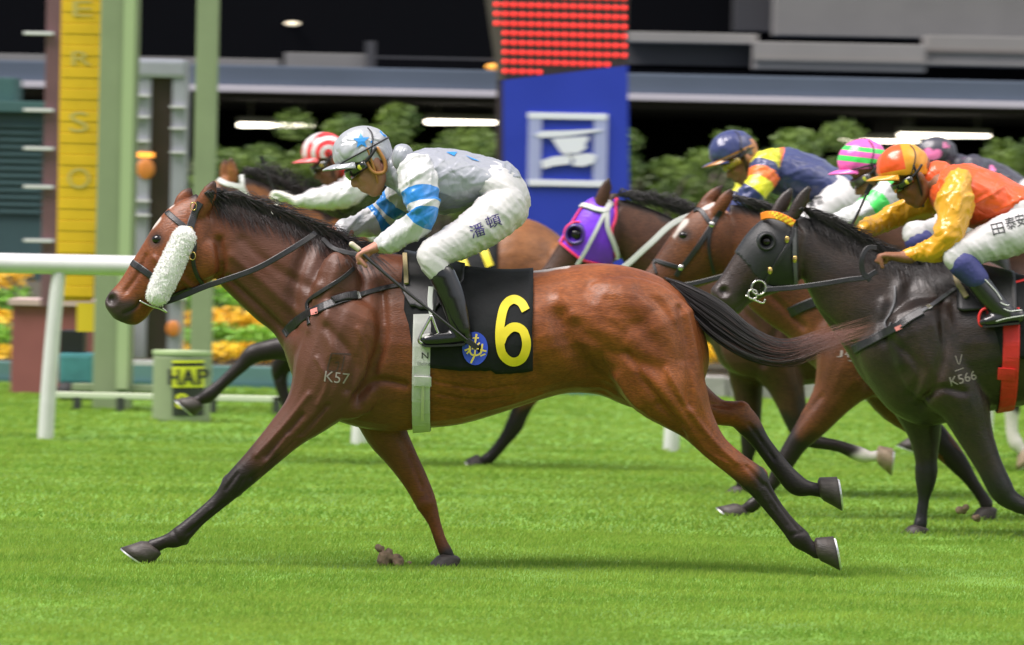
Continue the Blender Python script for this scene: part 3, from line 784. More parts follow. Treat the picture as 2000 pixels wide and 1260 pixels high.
# saddlecloth
xs = list(np.linspace(792, 1040, 26))
bn = [np.interp(x, [792, 806, 812, 850, 905, 1000, 1040], [600, 640, 686, 712, 716, 721, 716]) for x in xs]
sc6 = drape('saddlecloth', R6, bv6, xs, bn, bn, CLOTH_BLACK, h6)
sc6['label'] = 'black number 6 saddlecloth'
bvsc = bvh_of(sc6.data)
V2, Fc = stroke_2d([(1027, 607), (1018, 592), (1002, 586), (986, 598), (978, 628), (976, 662), (982, 692), (1001, 706), (1020, 698), (1028, 672), (1021, 646), (1002, 639), (985, 652), (978, 668)], 17, 6); decal('numeral', V2, Fc, R6, bvsc, .004, YELLOW_PRINT, sc6, edge=12)
a = np.arange(28) * 2 * math.pi / 28
oval = np.stack([928 + 25 * np.cos(a), 680 + 32 * np.sin(a)], 1)
emb = decal('emblem', oval, [tuple(range(28))], R6, bvsc, .005, BLUE_PRINT, sc6)
for pts, wd in (([(931, 652), (929, 668), (928, 690), (920, 708)], 3.6), ([(918, 672), (919, 688), (928, 693), (939, 688), (942, 671)], 3.4), ([(922, 671), (930, 675), (938, 669)], 3), ([(908, 684), (918, 680)], 3.4),
                ([(912, 690), (920, 681)], 3), ([(938, 682), (950, 685)], 3.2), ([(922, 680), (936, 680)], 2.6), ([(924, 660), (936, 660)], 2.4), ([(938, 694), (948, 690)], 2.6)):
    V2, Fc = stroke_2d(pts, wd); decal('emblem_stroke', V2, Fc, R6, bvsc, .0075, GOLD_PRINT, emb, edge=12)
# girth
def girth(rig, bvh, x0, x1, mat, parent, cy=680, a0=-15, a1=-165, name='girth', off=.011):
    """webbing band round the belly, from under one flap to the other"""
    P, Nn = ray_ring(rig, bvh, (x0 + x1) / 2, cy, 30, -210, 90, off)
    P = np.array([tuple(p) for p in P]); Nn = np.array([tuple(p) for p in Nn])
    return ribbon(name, P, Nn, (x1 - x0) / rig.s, .008, mat, parent)
g6 = girth(R6, sp6['tbvh'], 809, 844, GIRTH, h6)
bvg = bvh_of(g6.data)
V2, Fc = text_2d('N'); V2 = fit_2d(V2, 824, 688, 837, 700); decal('letter', V2, Fc, R6, bvg, .002, BLACK_INK, g6)
V2, Fc = text_2d('lifeline'); V2 = fit_2d(V2, 816, 706, 841, 714); decal('lettering', V2, Fc, R6, bvg, .002, M('grey_ink', (.2, .22, .2), .6), g6)
strap('elastic', [(827, 738), (826, 780), (824, 822)], 6, R6, bvg, M('girth_seam', (.55, .53, .42), .7), g6, thick=.004, off=.003)
strap('buckle_guard', [(826, 734), (826, 752)], 34, R6, bvg, GIRTH, g6, thick=.008, off=.004)
# brands
for pts in ([(648, 690), (686, 692)], [(648, 690), (640, 720), (646, 724), (657, 724), (662, 708), (655, 708)], [(673, 695), (667, 725)]):
    V2, Fc = stroke_2d(pts, 2.2, 3); decal('brand_mark', V2, Fc, R6, bv6, .0012, BRAND_DARK, h6, edge=10)
V2, Fc = text_2d('K57'); V2 = fit_2d(V2, 634, 727, 682, 748, rot=.12, skew=0); decal('brand_mark', V2, Fc, R6, bv6, .0012, BRAND_GREY, h6)
# racing saddle under the rider
xs = list(np.linspace(786, 905, 14)); bn = [np.interp(x, [786, 800, 850, 880, 905], [560, 590, 600, 575, 540]) for x in xs]
sd = drape('saddle', R6, bv6, xs, bn, bn, BLACK_LEATHER, h6, off=.022, thick=.012, ripple=.002)
strap('saddle_panel', [(789, 500), (792, 530), (794, 556)], 9, R6, bvh_of(sd.data), M('tan_panel', (.36, .29, .15), .6), sd, thick=.012, off=.008)
# ================================================================ riders
def hand(sh, rig, wrist, knuckle, tip, y, flip=1, k=1.0):
    """palm, four curled fingers of different lengths and a thumb from the side of the palm"""
    w_ = np.array(rig.p(*wrist, y)); kn = np.array(rig.p(*knuckle, y)); tp = np.array(rig.p(*tip, y))
    a = (kn - w_); a /= np.linalg.norm(a); d = tp - kn; d -= a * (d @ a); d /= np.linalg.norm(d) + 1e-9
    Y = np.array((0, 1, 0))
    sh.tube([w_ - a * .05, w_ - a * .01, w_ + (kn - w_) * .4, kn - a * .005], np.array([.021, .020, .017, .014]) * k, np.array([.026, .026, .037, .040]) * k, n=16)
    for i, (o, L) in enumerate(((-.033, .90), (-.011, 1.04), (.011, 1.08), (.033, .96))):
        o = o * k; L = L * k
        b = kn - a * .018 + Y * o; p1 = kn + a * (.018 * L) + Y * o + d * .006; p2 = p1 + d * (.021 * L) - a * .002; p3 = p2 - d * (.002 * L) - a * (.023 * L)
        if i == 0 and flip == 1 and k < 1.2: p2 = p1 + d * .024 - a * .004; p3 = p2 + d * .022 - a * .008
        sh.tube([b, kn + Y * o, p1, p2, p3], np.array([.0090, .0102, .0086, .0084, .0070]) * k, n=10, sub=4)
    sh.ell(kn + d * .013 * k - a * .008, (.016 * k, .036 * k, .012 * k), np.array([a, Y, d]))
    s = flip
    t0 = w_ + a * .02 + Y * (.028 * s); t1 = w_ + a * .05 + Y * (.046 * s) + d * .012; t2 = t1 + a * .026 - Y * (.008 * s) + d * .012; t3 = t2 + a * .018 - Y * (.014 * s) + d * .004
    sh.tube([t0, t1, t2, t3], np.array([.014, .0125, .0105, .008]) * k, n=10, sub=4)

def jockey(label, rig, J, mats, voxel=.0085, fold=1.0, decor=None):
    root = thing('person', label, 'jockey', group='jockeys crouching over their horses')
    sk = mats['skin']; k = 1.0
    def P(q, y=None): return rig.p(q[0], q[1], q[-1] if y is None else y)
    out = {'root': root}
    # ---- head frame
    ex, ey = J['ear']; t = math.radians(J.get('tilt', 32)); hy = J.get('hy', 0)
    O = np.array(rig.p(ex, ey, hy)); fw = np.array((-math.cos(t), 0, -math.sin(t))); upv = np.array((-math.sin(t), 0, math.cos(t))); Yv = np.array((0, 1, 0))
    if J.get('yaw'):
        c, s = math.cos(J['yaw']), math.sin(J['yaw']); fw, Yv = fw * c + np.array((0, 1, 0)) * -s, np.array((0, 1, 0)) * c + fw * s
    AX = np.array([fw, Yv, upv]); hl = lambda f, u, y: O + fw * f + upv * u + Yv * y
    sh = Shells()
    sh.ell(hl(.012, .05, 0), (.094, .074, .085), AX); sh.ell(hl(.05, -.022, 0), (.05, .056, .07), AX); sh.ell(hl(.063, -.092, 0), (.028, .03, .024), AX)
    for s in (1, -1):
        sh.tube([hl(.0, -.03, .056 * s), hl(.02, -.07, .05 * s), hl(.058, -.098, .022 * s)], [.022, .021, .02], n=10)
        sh.ell(hl(.072, -.022, .036 * s), (.022, .022, .02), AX); sh.ell(hl(-.002, .002, .076 * s), (.020, .010, .032), AX); sh.ell(hl(.004, .004, .083 * s), (.010, .006, .022), AX)
        sh.ell(hl(.108, -.034, .011 * s), (.011, .009, .009), AX)
    sh.tube([hl(.09, .022, 0), hl(.104, 0, 0), hl(.117, -.024, 0), hl(.119, -.033, 0)], [.010, .011, .0125, .011], [.010, .010, .012, .011], n=10)
    sh.ell(hl(.086, .036, 0), (.02, .052, .014), AX); sh.ell(hl(.099, -.061, 0), (.012, .026, .0075), AX); sh.ell(hl(.094, -.074, 0), (.012, .023, .008), AX); sh.ell(hl(.086, -.068, 0), (.014, .034, .022), AX)
    # ---- neck, trunk, limbs (under the clothes)
    tor = J['torso']
    sh.tube([hl(-.015, 0, 0), hl(-.02, -.05, 0), P(tor[0][:2], 0), P(tor[1][:2], 0)], [.055, .054, .058, .07], [.052, .052, .058, .09])
    TP = [rig.p(q[0], q[1], 0) for q in tor]; TR = np.array([q[2] for q in tor]) / rig.s; TL = np.array([q[3] for q in tor])
    sh.tube(TP[1:], TR[1:] * .72, TL[1:] * .8)
    for arm in J['arms']:
        A = arm['pts']; ys = np.interp(np.linspace(0, 1, len(A)), np.linspace(0, 1, len(arm['y'])), arm['y'])
        AP = [rig.p(q[0], q[1], ys[i]) for i, q in enumerate(A)]; AR = np.minimum(np.array([q[2] for q in A]) / rig.s * .62, np.linspace(.05, .03, len(A)))
        sh.tube(AP, AR)
        if 'hand' in arm:
            wq = np.array(rig.p(*arm['hand'][0], ys[-1])); sh.tube([AP[-2], AP[-1], wq], [AR[-2], .028, .022])
        arm['_P'] = AP
    for lg in J['legs']:
        T_ = lg['thigh'] + lg['shin']; ys = np.interp(np.linspace(0, 1, len(T_)), np.linspace(0, 1, len(lg['y'])), lg['y'])
        LP = [rig.p(q[0], q[1], ys[i]) for i, q in enumerate(T_)]; lg['_P'] = LP; lg['_ys'] = ys
        sh.tube(LP, np.array([q[2] for q in T_]) / rig.s * .72)
    body = remesh('body', sh, voxel, 4)
    hs_ = Shells(); any_h = False
    for arm in J['arms']:
        if 'hand' in arm and not arm.get('glove'):
            hand(hs_, rig, *arm['hand'], arm['y'][-1], arm.get('flip', 1), 1.15); any_h = True
    if any_h:
        hm = remesh('h', hs_, .0036 if rig.s > 430 else .005, 3); bm = bmesh.new(); bm.from_mesh(body); bm.from_mesh(hm); bm.to_mesh(body); bm.free(); bpy.data.meshes.remove(hm)
    out['body'] = link('body', body, sk, root)
    # ---- gloves
    for arm in J['arms']:
        if arm.get('glove'):
            g = Shells(); hand(g, rig, *arm['hand'], arm['y'][-1], arm.get('flip', 1), 1.3); w9 = np.array(rig.p(*arm['hand'][0], arm['y'][-1])); k9 = np.array(rig.p(*arm['hand'][1], arm['y'][-1])); t9 = np.array(rig.p(*arm['hand'][2], arm['y'][-1])); g.ell(k9 + (w9 - k9) * .25 + (t9 - k9) * .3, (.036, .044, .032)); link('glove', remesh('glove', g, .0052, 3), mats['glove'], root)
    # ---- jacket
    sh = Shells(); sh.tube(TP, TR, TL, n=26)
    if 'pads' in J:
        for q in J['pads']: sh.ell(rig.p(q[0], q[1], q[3]), (q[2] / rig.s, q[2] / rig.s * .9, q[2] / rig.s * 1.1))
    me = remesh('jacket', sh, J.get('vx', .0085), 6); folds(me, .006 * fold, 6, (.5, .6, 1.2), .5, 2.0); folds(me, .008 * fold, 8, (.3, .7, 1.5), -.5, 9.0, 'crease'); folds(me, .004 * fold, 17, (.3, .8, 1.3), .6, 4.0, 'crease')
    Q = np.array([tuple(p) for p in TP]); V = mesh_np(me); d, par = poly_dist(V[:, [0, 2]], Q[:, [0, 2]]); set_attr(me, 'u', par)
    out['jacket'] = link('jacket', me, mats['jacket'], root)
    # collar
    cq = np.array(tuple(TP[0])); ct = np.array(hl(-.02, -.04, 0)) - cq; ct /= np.linalg.norm(ct)
    sh = Shells(); sh.tube([cq - ct * .03, cq, cq + ct * .022, cq + ct * .034], [.074, .07, .066, .06], [.074, .07, .066, .06], n=18)
    me = remesh('collar', sh, .008, 3); folds(me, .003, 22); link('collar', me, mats.get('collar', mats['jacket']), root)
    # sleeves
    out['sleeves'] = []
    for arm in J['arms']:
        A = arm['pts']; sh = Shells(); AP = arm['_P']; R = np.array([q[2] for q in A]) / rig.s
        sh.tube(AP, R, np.minimum(R, .075), n=18)
        e = np.array(tuple(AP[-1])); b = np.array(tuple(AP[-2])); dd = (e - b) / np.linalg.norm(e - b)
        me = remesh('sleeve', sh, J.get('vx', .0075), 4)
        ar = math.atan2(dd[2], dd[0])
        folds(me, .008 * fold, 8, (1.2, .5, .6), ar + .35, 5.0); folds(me, .013 * fold, 10, (1.3, .5, .35), ar + .5, 1.0, 'crease'); folds(me, .007 * fold, 20, (1.3, .6, .35), ar - .4, 7.0, 'crease')
        Q = np.array([tuple(p) for p in AP]); V = mesh_np(me); d, par = poly_dist(V, Q); par = par + .35 * (V[:, 1] - Q[:, 1].mean()) * 0; set_attr(me, 'u', par)
        o = link('sleeve', me, mats['sleeve'], root); out['sleeves'].append(o)
        c = Shells(); c.tube([e - dd * .012, e + dd * .004, e + dd * .016], [R[-1] * .98, R[-1] * .92, R[-1] * .85], n=16)
        me = remesh('cuff', c, .0045, 1); V = mesh_np(me).copy(); Nn = normals_np(me); V += Nn * (np.sin(np.arctan2(V[:, 1] - e[1], V[:, 2] - e[2]) * 22) * .0012)[:, None]; me.vertices.foreach_set('co', V.ravel())
        link('cuff', me, mats.get('cuff', mats['sleeve']), o)
    # ---- breeches (hips and both thighs are one garment)
    sh = Shells(); pv = J['pelvis']
    sh.tube([rig.p(q[0], q[1], 0) for q in pv], np.array([q[2] for q in pv]) / rig.s, [q[3] for q in pv], n=24)
    for lg in J['legs']:
        n = len(lg['thigh']) + lg.get('knee', 1); LP = lg['_P'][:n]; R = np.array([q[2] for q in (lg['thigh'] + lg['shin'])[:n]]) / rig.s
        sh.tube(LP, R, np.minimum(R * .95, .085), n=18)
    me = remesh('breeches', sh, J.get('vx', .0085), 7); folds(me, .005 * fold, 9, (.40, .8, 1.4), .75, 4.0); folds(me, .0055 * fold, 11, (.28, .8, 1.5), .9, 8.0, 'crease'); folds(me, .003 * fold, 22, (.25, 1, 1.5), .6, 3.0, 'crease')
    out['breeches'] = link('breeches', me, mats['breeches'], root)
    # ---- boots
    for li, lg in enumerate(J['legs']):
        if 'kneecloth' in mats:
            n = len(lg['thigh']); seg = [lg['_P'][n - 1], lg['_P'][n], lg['_P'][n + 1]] if len(lg['shin']) > 1 else lg['_P'][-2:]
            R = np.array([q[2] for q in (lg['thigh'] + lg['shin'])])[n - 1:n - 1 + len(seg)] / rig.s * 1.14
            a_ = np.array(tuple(seg[0])); b_ = np.array(tuple(seg[1])); st = b_ * .75 + a_ * .25
            sh = Shells(); sh.tube([st] + [np.array(tuple(q)) for q in seg[1:]], np.concatenate([[R[0] * .55 + R[1] * .45], R[1:]]), n=16); link('knee_cloth', remesh('knee_cloth', sh, .008, 3), mats['kneecloth'], root)
        y = lg['y'][-1]; B = lg['boot']; Ft = lg['foot']
        sh = Shells(); sh.tube([rig.p(q[0], q[1], y) for q in B], np.array([q[2] for q in B]) / rig.s, np.array([q[2] for q in B]) / rig.s * .9)
        sh.tube([rig.p(q[0], q[1], y) for q in Ft], np.array([q[2] for q in Ft]) / rig.s, [.030, .034, .040, .038, .026][:len(Ft)])
        me = remesh('boot', sh, .0065, 4); folds(me, .0012, 9, (.6, 1, 1.2), .4, 3.0)
        bo = link('boot', me, mats['boot'], root)
        sole = [rig.p(q[0], q[1] + q[2] * .9, y) for q in Ft]
        ribbon('sole', [tuple(p) for p in sole], np.tile((0, 0, 1.0), (len(sole), 1)), .066, .012, BOOT_MATT, bo)
        lg['_boot'] = bo
    # ---- helmet in its silk cap
    hx, hy2 = J['helmet']; ht = math.radians(J.get('htilt', 14)); HO = np.array(rig.p(hx, hy2, hy))
    hf = np.array((-math.cos(ht), 0, -math.sin(ht))); hu = np.array((-math.sin(ht), 0, math.cos(ht))); hY = np.array((0, 1, 0))
    if J.get('yaw'): c, s = math.cos(J['yaw']), math.sin(J['yaw']); hf, hY = hf * c - np.array((0, 1, 0)) * s, np.array((0, 1, 0)) * c + hf * s
    hk = J.get('hk', 1.0); RF, RY, RU = .116 * hk, .098 * hk, .102 * hk
    def rim_u(ph): return -.040 * hk + .016 * math.cos(ph) * hk
    V = []; Fc = []; NP, NT = 64, 26; loc = []
    for i in range(NT + 1):
        for j in range(NP):
            ph = 2 * math.pi * j / NP; f = i / NT
            if f < .72: th = (f / .72) * math.pi / 2 + 1e-3; r_ = math.sin(th); u_ = RU * math.cos(th)
            else: q = (f - .72) / .28; r_ = 1 - .06 * q * q; u_ = rim_u(ph) * q
            ff, yy, uu = RF * r_ * math.cos(ph), RY * r_ * math.sin(ph), u_
            puck = .0042 * (noise.noise(Vector((ff * 40, yy * 40, uu * 30 + hx))) + .6 * abs(noise.noise(Vector((ph * 4, uu * 10, hx)))) ) * min(1, f * 3) + .0012 * math.sin(ph * 12) * f
            rr = 1 + puck / .11
            V.append(HO + hf * ff * rr + hY * yy * rr + hu * (uu * (1 + puck / .2))); loc.append((ff, yy, uu))
    n0 = len(V)
    for i in (0, 1):
        for j in range(NP):
            ph = 2 * math.pi * j / NP; s_ = (.90, .80)[i]; V.append(HO + hf * RF * s_ * math.cos(ph) + hY * RY * s_ * math.sin(ph) + hu * (rim_u(ph) + (0, .05)[i])); loc.append((RF * math.cos(ph), RY * math.sin(ph), rim_u(ph)))
    for i in range(NT + 2):
        for j in range(NP):
            a = i * NP + j; b = i * NP + (j + 1) % NP; Fc.append((a, a + NP, b + NP, b))
    Fc.append(tuple(range(NP))); Fc.append(tuple(reversed(range(len(V) - NP, len(V)))))
    me = mesh('helmet', V, Fc); L = np.array(loc); set_attr(me, 'hf', L[:, 0]); set_attr(me, 'hy', L[:, 1]); set_attr(me, 'hu', L[:, 2])
    hel = link('helmet', me, mats['cap'], root); out['helmet'] = hel
    # peak
    V = []; Fc = []; NPk = 24; loc = []
    for side in (0, 1):
        for i in range(6):
            for j in range(NPk + 1):
                ph = math.radians(-72 + 144 * j / NPk); e = i / 5; ex_ = J.get('peak', .055) * (math.cos(ph * 1.25) ** .7 if abs(ph) < 1.25 else 0) * e
                ff = (RF * .97 + ex_) * math.cos(ph); yy = (RY * .97 + ex_ * .6) * math.sin(ph); uu = rim_u(ph) + .003 - .010 * e * e - .018 * (abs(ph) / 1.25) ** 2 * e * .6 - side * .006
                V.append(HO + hf * ff + hY * yy + hu * uu); loc.append((ff, yy, uu))
    n = NPk + 1; m = 6 * n
    for i in range(5):
        for j in range(NPk):
            a = i * n + j; Fc.append((a, a + 1, a + n + 1, a + n)); Fc.append((m + a, m + a + n, m + a + n + 1, m + a + 1))
    for j in range(NPk):
        a = 5 * n + j; Fc.append((a, a + 1, m + a + 1, m + a)); Fc.append((j, m + j, m + j + 1, j + 1))
    for i in range(5):
        a = i * n; Fc.append((a, a + n, m + a + n, m + a)); a += NPk; Fc.append((a, m + a, m + a + n, a + n))
    me = mesh('peak', V, Fc); L = np.array(loc); set_attr(me, 'hf', L[:, 0]); set_attr(me, 'hy', L[:, 1]); set_attr(me, 'hu', L[:, 2])
    link('peak', me, mats.get('peak', mats['cap']), hel)
    def on_helmet(ph, u, o=.004):
        r_ = math.sqrt(max(0, 1 - (u / RU) ** 2)) if u > 0 else 1 - .06 * min(1, (u / -.05)) ** 2
        return HO + hf * (RF * r_ + o) * math.cos(ph) + hY * (RY * r_ + o) * math.sin(ph) + hu * u
    # goggle elastic and the cap tie, black cords over the cap
    for lo, hi in J.get('cords', ((-.030, .015),)):
        cord('elastic', [on_helmet(a, lo + (hi - lo) * (1 - math.cos(a)) / 2) for a in np.linspace(0, 2 * math.pi, 33)], .0032, ELASTIC, hel, sub=2)
    if J.get('tie', True):
        cord('elastic', [on_helmet(a, u) for a, u in zip(np.linspace(-1.75, -2.3, 9), np.linspace(-.04, .085, 9))], .0026, mats.get('tie', ELASTIC), hel, sub=2)
    # chin strap
    cord('chin_strap', [hl(.0, .06, -.092), hl(.008, .02, -.088), hl(.02, -.03, -.078), hl(.035, -.08, -.055), hl(.05, -.118, 0), hl(.035, -.08, .055), hl(.02, -.03, .078), hl(0, .05, .09)], .006, mats.get('chin', ELASTIC), hel)
    if mats.get('chin') is TANSTRAP:
        cord('ear_loop', [hl(.022, .05, -.088), hl(.03, .0, -.082), hl(.022, -.035, -.08), hl(-.01, -.05, -.08), hl(-.032, -.02, -.082), hl(-.035, .04, -.088)], .008, TANSTRAP, hel)
    # goggles
    sh = Shells(); rows = []
    for a in np.linspace(-1.45, 1.45, 25):
        c = np.array((.022 + .088 * math.cos(a), .080 * math.sin(a))); nn = np.array((math.cos(a), math.sin(a))); hh = .026 - .007 * abs(a) / 1.45 - (.008 if abs(a) < .12 else 0)
        rows.append(np.array([hl(c[0] + nn[0] * o, .014 + v, c[1] + nn[1] * o) for o, v in ((0, -hh), (.016, -hh * .85), (.020, 0), (.016, hh * .85), (0, hh), (-.004, 0))]))
    sh.rings(rows); gog = link('goggles', sh.mesh('goggles'), mats.get('lens', LENS), root); out['goggles'] = gog
    for s in (-1, 1):
        sh = Shells(); sh.ell(hl(.058, .014, .088 * s), (.013, .006, .013), AX); link('side_disc', sh.mesh('side_disc'), mats.get('disc', VENT), gog)
        cord('elastic', [hl(.05, .016, .088 * s), hl(.0, .03, .10 * s), hl(-.03, .045, .10 * s)], .006, ELASTIC, gog)
    out['helbvh'] = bvh_of(hel.data)
    return out

def jx(fn, J, **over):
    k = fn.k; q3 = lambda q: (*fn(q[0], q[1]), q[2] * k, *q[3:])
    o = dict(J)
    o['torso'] = [q3(q) for q in J['torso']]; o['pelvis'] = [q3(q) for q in J['pelvis']]
    o['ear'] = fn(*J['ear']); o['helmet'] = fn(*J['helmet'])
    if 'pads' in J: o['pads'] = [q3(q) for q in J['pads']]
    o['arms'] = [dict(a, pts=[q3(q) for q in a['pts']], **({'hand': tuple(fn(*h) for h in a['hand'])} if 'hand' in a else {})) for a in J['arms']]
    o['legs'] = [dict(l, thigh=[q3(q) for q in l['thigh']], shin=[q3(q) for q in l['shin']], boot=[q3(q) for q in l['boot']], foot=[q3(q) for q in l['foot']]) for l in J['legs']]
    o.update(over); return o

J6 = dict(vx=.006, ear=(734, 317), tilt=33, helmet=(707, 297), htilt=15, torso=[(772, 335, 30, .07), (798, 342, 46, .15), (825, 348, 58, .19), (860, 353, 62, .19), (905, 353, 58, .175), (945, 352, 48, .165), (975, 356, 42, .16)],
          pads=[(786, 308, 22, -.10), (786, 308, 22, .10)],
          pelvis=[(945, 353, 45, .165), (968, 366, 50, .18), (985, 390, 50, .19), (988, 408, 44, .18)],
          arms=[dict(pts=[(815, 335, 34), (819, 362, 37), (824, 392, 31), (828, 418, 26), (812, 444, 25), (782, 461, 22), (752, 476, 18)], y=[-.15, -.22, -.25, -.22, -.2], hand=((738, 481), (708, 494), (698, 521)), flip=1),
                dict(pts=[(800, 350, 34), (775, 390, 32), (745, 422, 27), (715, 438, 23), (690, 444, 20), (672, 449, 16)], y=[.15, .22, .18, .08], hand=((655, 452), (630, 450), (622, 470)), flip=-1)],
          legs=[dict(thigh=[(985, 405, 46), (950, 436, 44), (905, 466, 37), (862, 488, 31), (844, 500, 29)], shin=[(852, 522, 25), (868, 545, 18)], knee=2, y=[-.13, -.2, -.26, -.28, -.29],
                     boot=[(864, 538, 26), (882, 580, 26), (893, 615, 24), (900, 645, 22)], foot=[(908, 657, 17), (885, 660, 16), (855, 662, 15), (832, 664, 13), (824, 665, 9)]),
                dict(thigh=[(985, 405, 46), (950, 436, 44), (905, 466, 37), (862, 488, 31), (844, 500, 29)], shin=[(852, 522, 25), (868, 545, 18)], knee=2, y=[.13, .2, .26, .28, .29],
                     boot=[(864, 538, 26), (882, 580, 26), (893, 615, 24), (900, 645, 22)], foot=[(908, 657, 17), (885, 660, 16), (855, 662, 15), (832, 664, 13), (824, 665, 9)])],
          cords=((-.034, .030),))
SILVER = (.285, .30, .34); WHITE = (.52, .52, .53); SKYBLUE = (.016, .20, .58)
M6 = dict(skin=SKIN, jacket=satin('silver_silk', SILVER, rough=.36, metal=.08), collar=satin('silver_silk_collar', (.34, .36, .40), metal=.08), sleeve=satin('white_silk_blue_hoops', WHITE, [(.27, .40, SKYBLUE), (.47, .575, SKYBLUE)], rough=.3),
          cuff=satin('white_silk', WHITE), breeches=BREECH, boot=BOOT, cap=satin('silver_cap_silk', (.37, .385, .41), rough=.28, metal=.15, wr=.45), chin=TANSTRAP)
j6 = jockey('jockey in silver silks with blue hooped sleeves and a blue star on the cap', R6, J6, M6, .0075)
def star_2d(cx, cy, r, rot=0, ri=.40):
    return poly_2d([(cx + (r if i % 2 == 0 else r * ri) * math.sin(math.pi * i / 5 + rot), cy - (r if i % 2 == 0 else r * ri) * math.cos(math.pi * i / 5 + rot)) for i in range(10)])
def tri_star(cx, cy, r, rot=0, ri=.42):
    V, F_ = star_2d(cx, cy, r, rot, ri); V = np.vstack([V, [[cx, cy]]]); return V, [(i, (i + 1) % 10, 10) for i in range(10)]
BLUE_SILK = satin('blue_silk', (.016, .22, .60))
V2, Fc = tri_star(703, 274, 17, -.08); decal('star', V2, Fc, R6, j6['helbvh'], .0025, BLUE_SILK, j6['helmet'])
V2, Fc = poly_2d([(740, 254), (752, 259), (750, 268)]); decal('star', V2, Fc, R6, j6['helbvh'], .0025, BLUE_SILK, j6['helmet'])
bvj = bvh_of(j6['jacket'].data)
for pts in ([(870, 297), (892, 297), (886, 305)], [(908, 303), (938, 316), (922, 312)]):
    V2, Fc = poly_2d(pts); decal('star_point', V2, Fc, R6, bvj, .003, BLUE_SILK, j6['jacket'])
bvb = bvh_of(j6['breeches'].data)
V2, Fc = text_2d('\u6f58'); V2 = fit_2d(V2, 918, 437, 947, 463, rot=-.32); decal('lettering', V2, Fc, R6, bvb, .002, PURPLE_INK, j6['breeches'], edge=5)
V2, Fc = text_2d('\u9813'); V2 = fit_2d(V2, 949, 420, 978, 444, rot=-.32); decal('lettering', V2, Fc, R6, bvb, .002, PURPLE_INK, j6['breeches'], edge=5)
# stirrup iron with white leather, mesh toe panel
st6 = cord('stirrup', [R6.p(x, y, -.31) for x, y in ((842, 618), (832, 636), (822, 655), (820, 667), (832, 671), (852, 672), (858, 660), (852, 640), (844, 618))], .006, STEEL, h6)
free_strap('stirrup_leather', [(842, 560, -.29), (840, 590, -.30), (844, 618, -.31)], 10, R6, WHITE_LEATHER, st6)
free_strap('stirrup_leather', [(852, 560, -.30), (850, 590, -.31), (846, 618, -.312)], 5, R6, BLACK_LEATHER, st6)
sh = Shells(); sh.ell(R6.p(834, 658, -.305), (.026, .016, .016)); link('mesh_toe', sh.mesh('mesh_toe'), MESHWHITE, j6['root'])
def whip(label, rig, pts, grip, r=.006):
    root = thing('riding_whip', label, 'whip'); P = [rig.p(*q) for q in pts]
    cord('shaft', P, np.linspace(r, r * .6, len(P)), WHIPM, root)
    if grip: cord('grip', [rig.p(*q) for q in grip], .011, CREAM, root)
    a = rig.p(*pts[-1]); b = rig.p(*pts[-2]); d = (a - b).normalized()
    ribbon('flap', [tuple(a), tuple(a + d * .02), tuple(a + d * .05)], np.tile((0, -1.0, 0), (3, 1)), .022, .004, WHIPM, root)
    return root
whip('black whip with a cream knob carried in the silver jockey near hand', R6, [(700, 487, -.235), (722, 508, -.25), (790, 566, -.31), (850, 614, -.345), (912, 664, -.35)], [(687, 477, -.235), (700, 487, -.235)], .0075)
# ================================================================ the rest of the field
def sub_legs(*L): return list(L)
# ---- dark horse, K566
R5 = Rig(443)
fD = Aff(.90, 555, 660, 1670, 682)
spD = xf(fD, dict(torso=T_TORSO, grooves=T_GROOVES[1:10] + T_GROOVES[12:15] + T_GROOVES[19:20], legs=[NEAR_HIND, FAR_HIND], ells=T_ELLS[1:2]))
spD['torso'] = [(1666, 655, 692, .06), (1682, 628, 728, .12), (1708, 592, 768, .16), (1745, 550, 808, .19), (1800, 525, 832, .21), (1855, 518, 825, .23),
                (1910, 525, 808, .255), (1985, 540, 795, .28), (2060, 548, 780, .285), (2120, 546, 765, .28), (2180, 536, 752, .27), (2240, 532, 758, .27), (2295, 540, 780, .26), (2345, 560, 785, .235), (2385, 595, 770, .19), (2412, 640, 740, .12), (2424, 690, 715, .05)]
spD.update(neck=[((1555, 420), (1572, 555), .06), ((1590, 428), (1580, 572), .066), ((1635, 450), (1600, 610), .076), ((1690, 482), (1628, 650), .088), ((1745, 505), (1655, 690), .108), ((1805, 522), (1680, 735), .14), ((1860, 528), (1720, 780), .16)],
           head=[((1535, 412), (1585, 478), .06), ((1492, 430), (1576, 515), .092), ((1462, 457), (1562, 548), .10), ((1438, 492), (1535, 565), .082), ((1417, 525), (1498, 578), .064), ((1400, 551), (1466, 592), .055), ((1388, 566), (1454, 602), .055), ((1392, 584), (1447, 610), .046), ((1412, 604), (1442, 614), .03)],
           ears=[((1548, 424), (1582, 362), -.06, .034), ((1514, 420), (1548, 366), .06, .033)],
           crest=[(1560, 416), (1600, 430), (1650, 458), (1710, 490), (1790, 512)], muzzle=((1415, 585), .10, .7),
           eyes=[(1497, 474)], nostril=[((1414, 570), .019, .024)], mouth=[[(1430, 606), (1446, 596), (1462, 582)]])
spD['legs'] = [dict(pts=[(1800, 640, 80), (1835, 715, 84), (1880, 785, 54), (1903, 845, 37), (1930, 905, 27), (1955, 955, 25), (1972, 975, 20), (2010, 992, 16), (2050, 985, 17), (2070, 998, 13), (2080, 1015, 13)], y=[-.13, -.14, -.13, -.11], black=(.5, .7), hoof=((2078, 1012), (2092, 1032), (.8, .5))),
               dict(pts=[(1770, 720, 70), (1795, 800, 48), (1805, 845, 34), (1809, 895, 23), (1809, 922, 23), (1807, 948, 19), (1804, 975, 12), (1800, 1006, 12), (1798, 1022, 14), (1794, 1034, 12)], y=[.12, .12, .10], black=(.55, .7), hoof=((1794, 1031), (1790, 1046), (-1, .2))),
               ] + spD['legs']
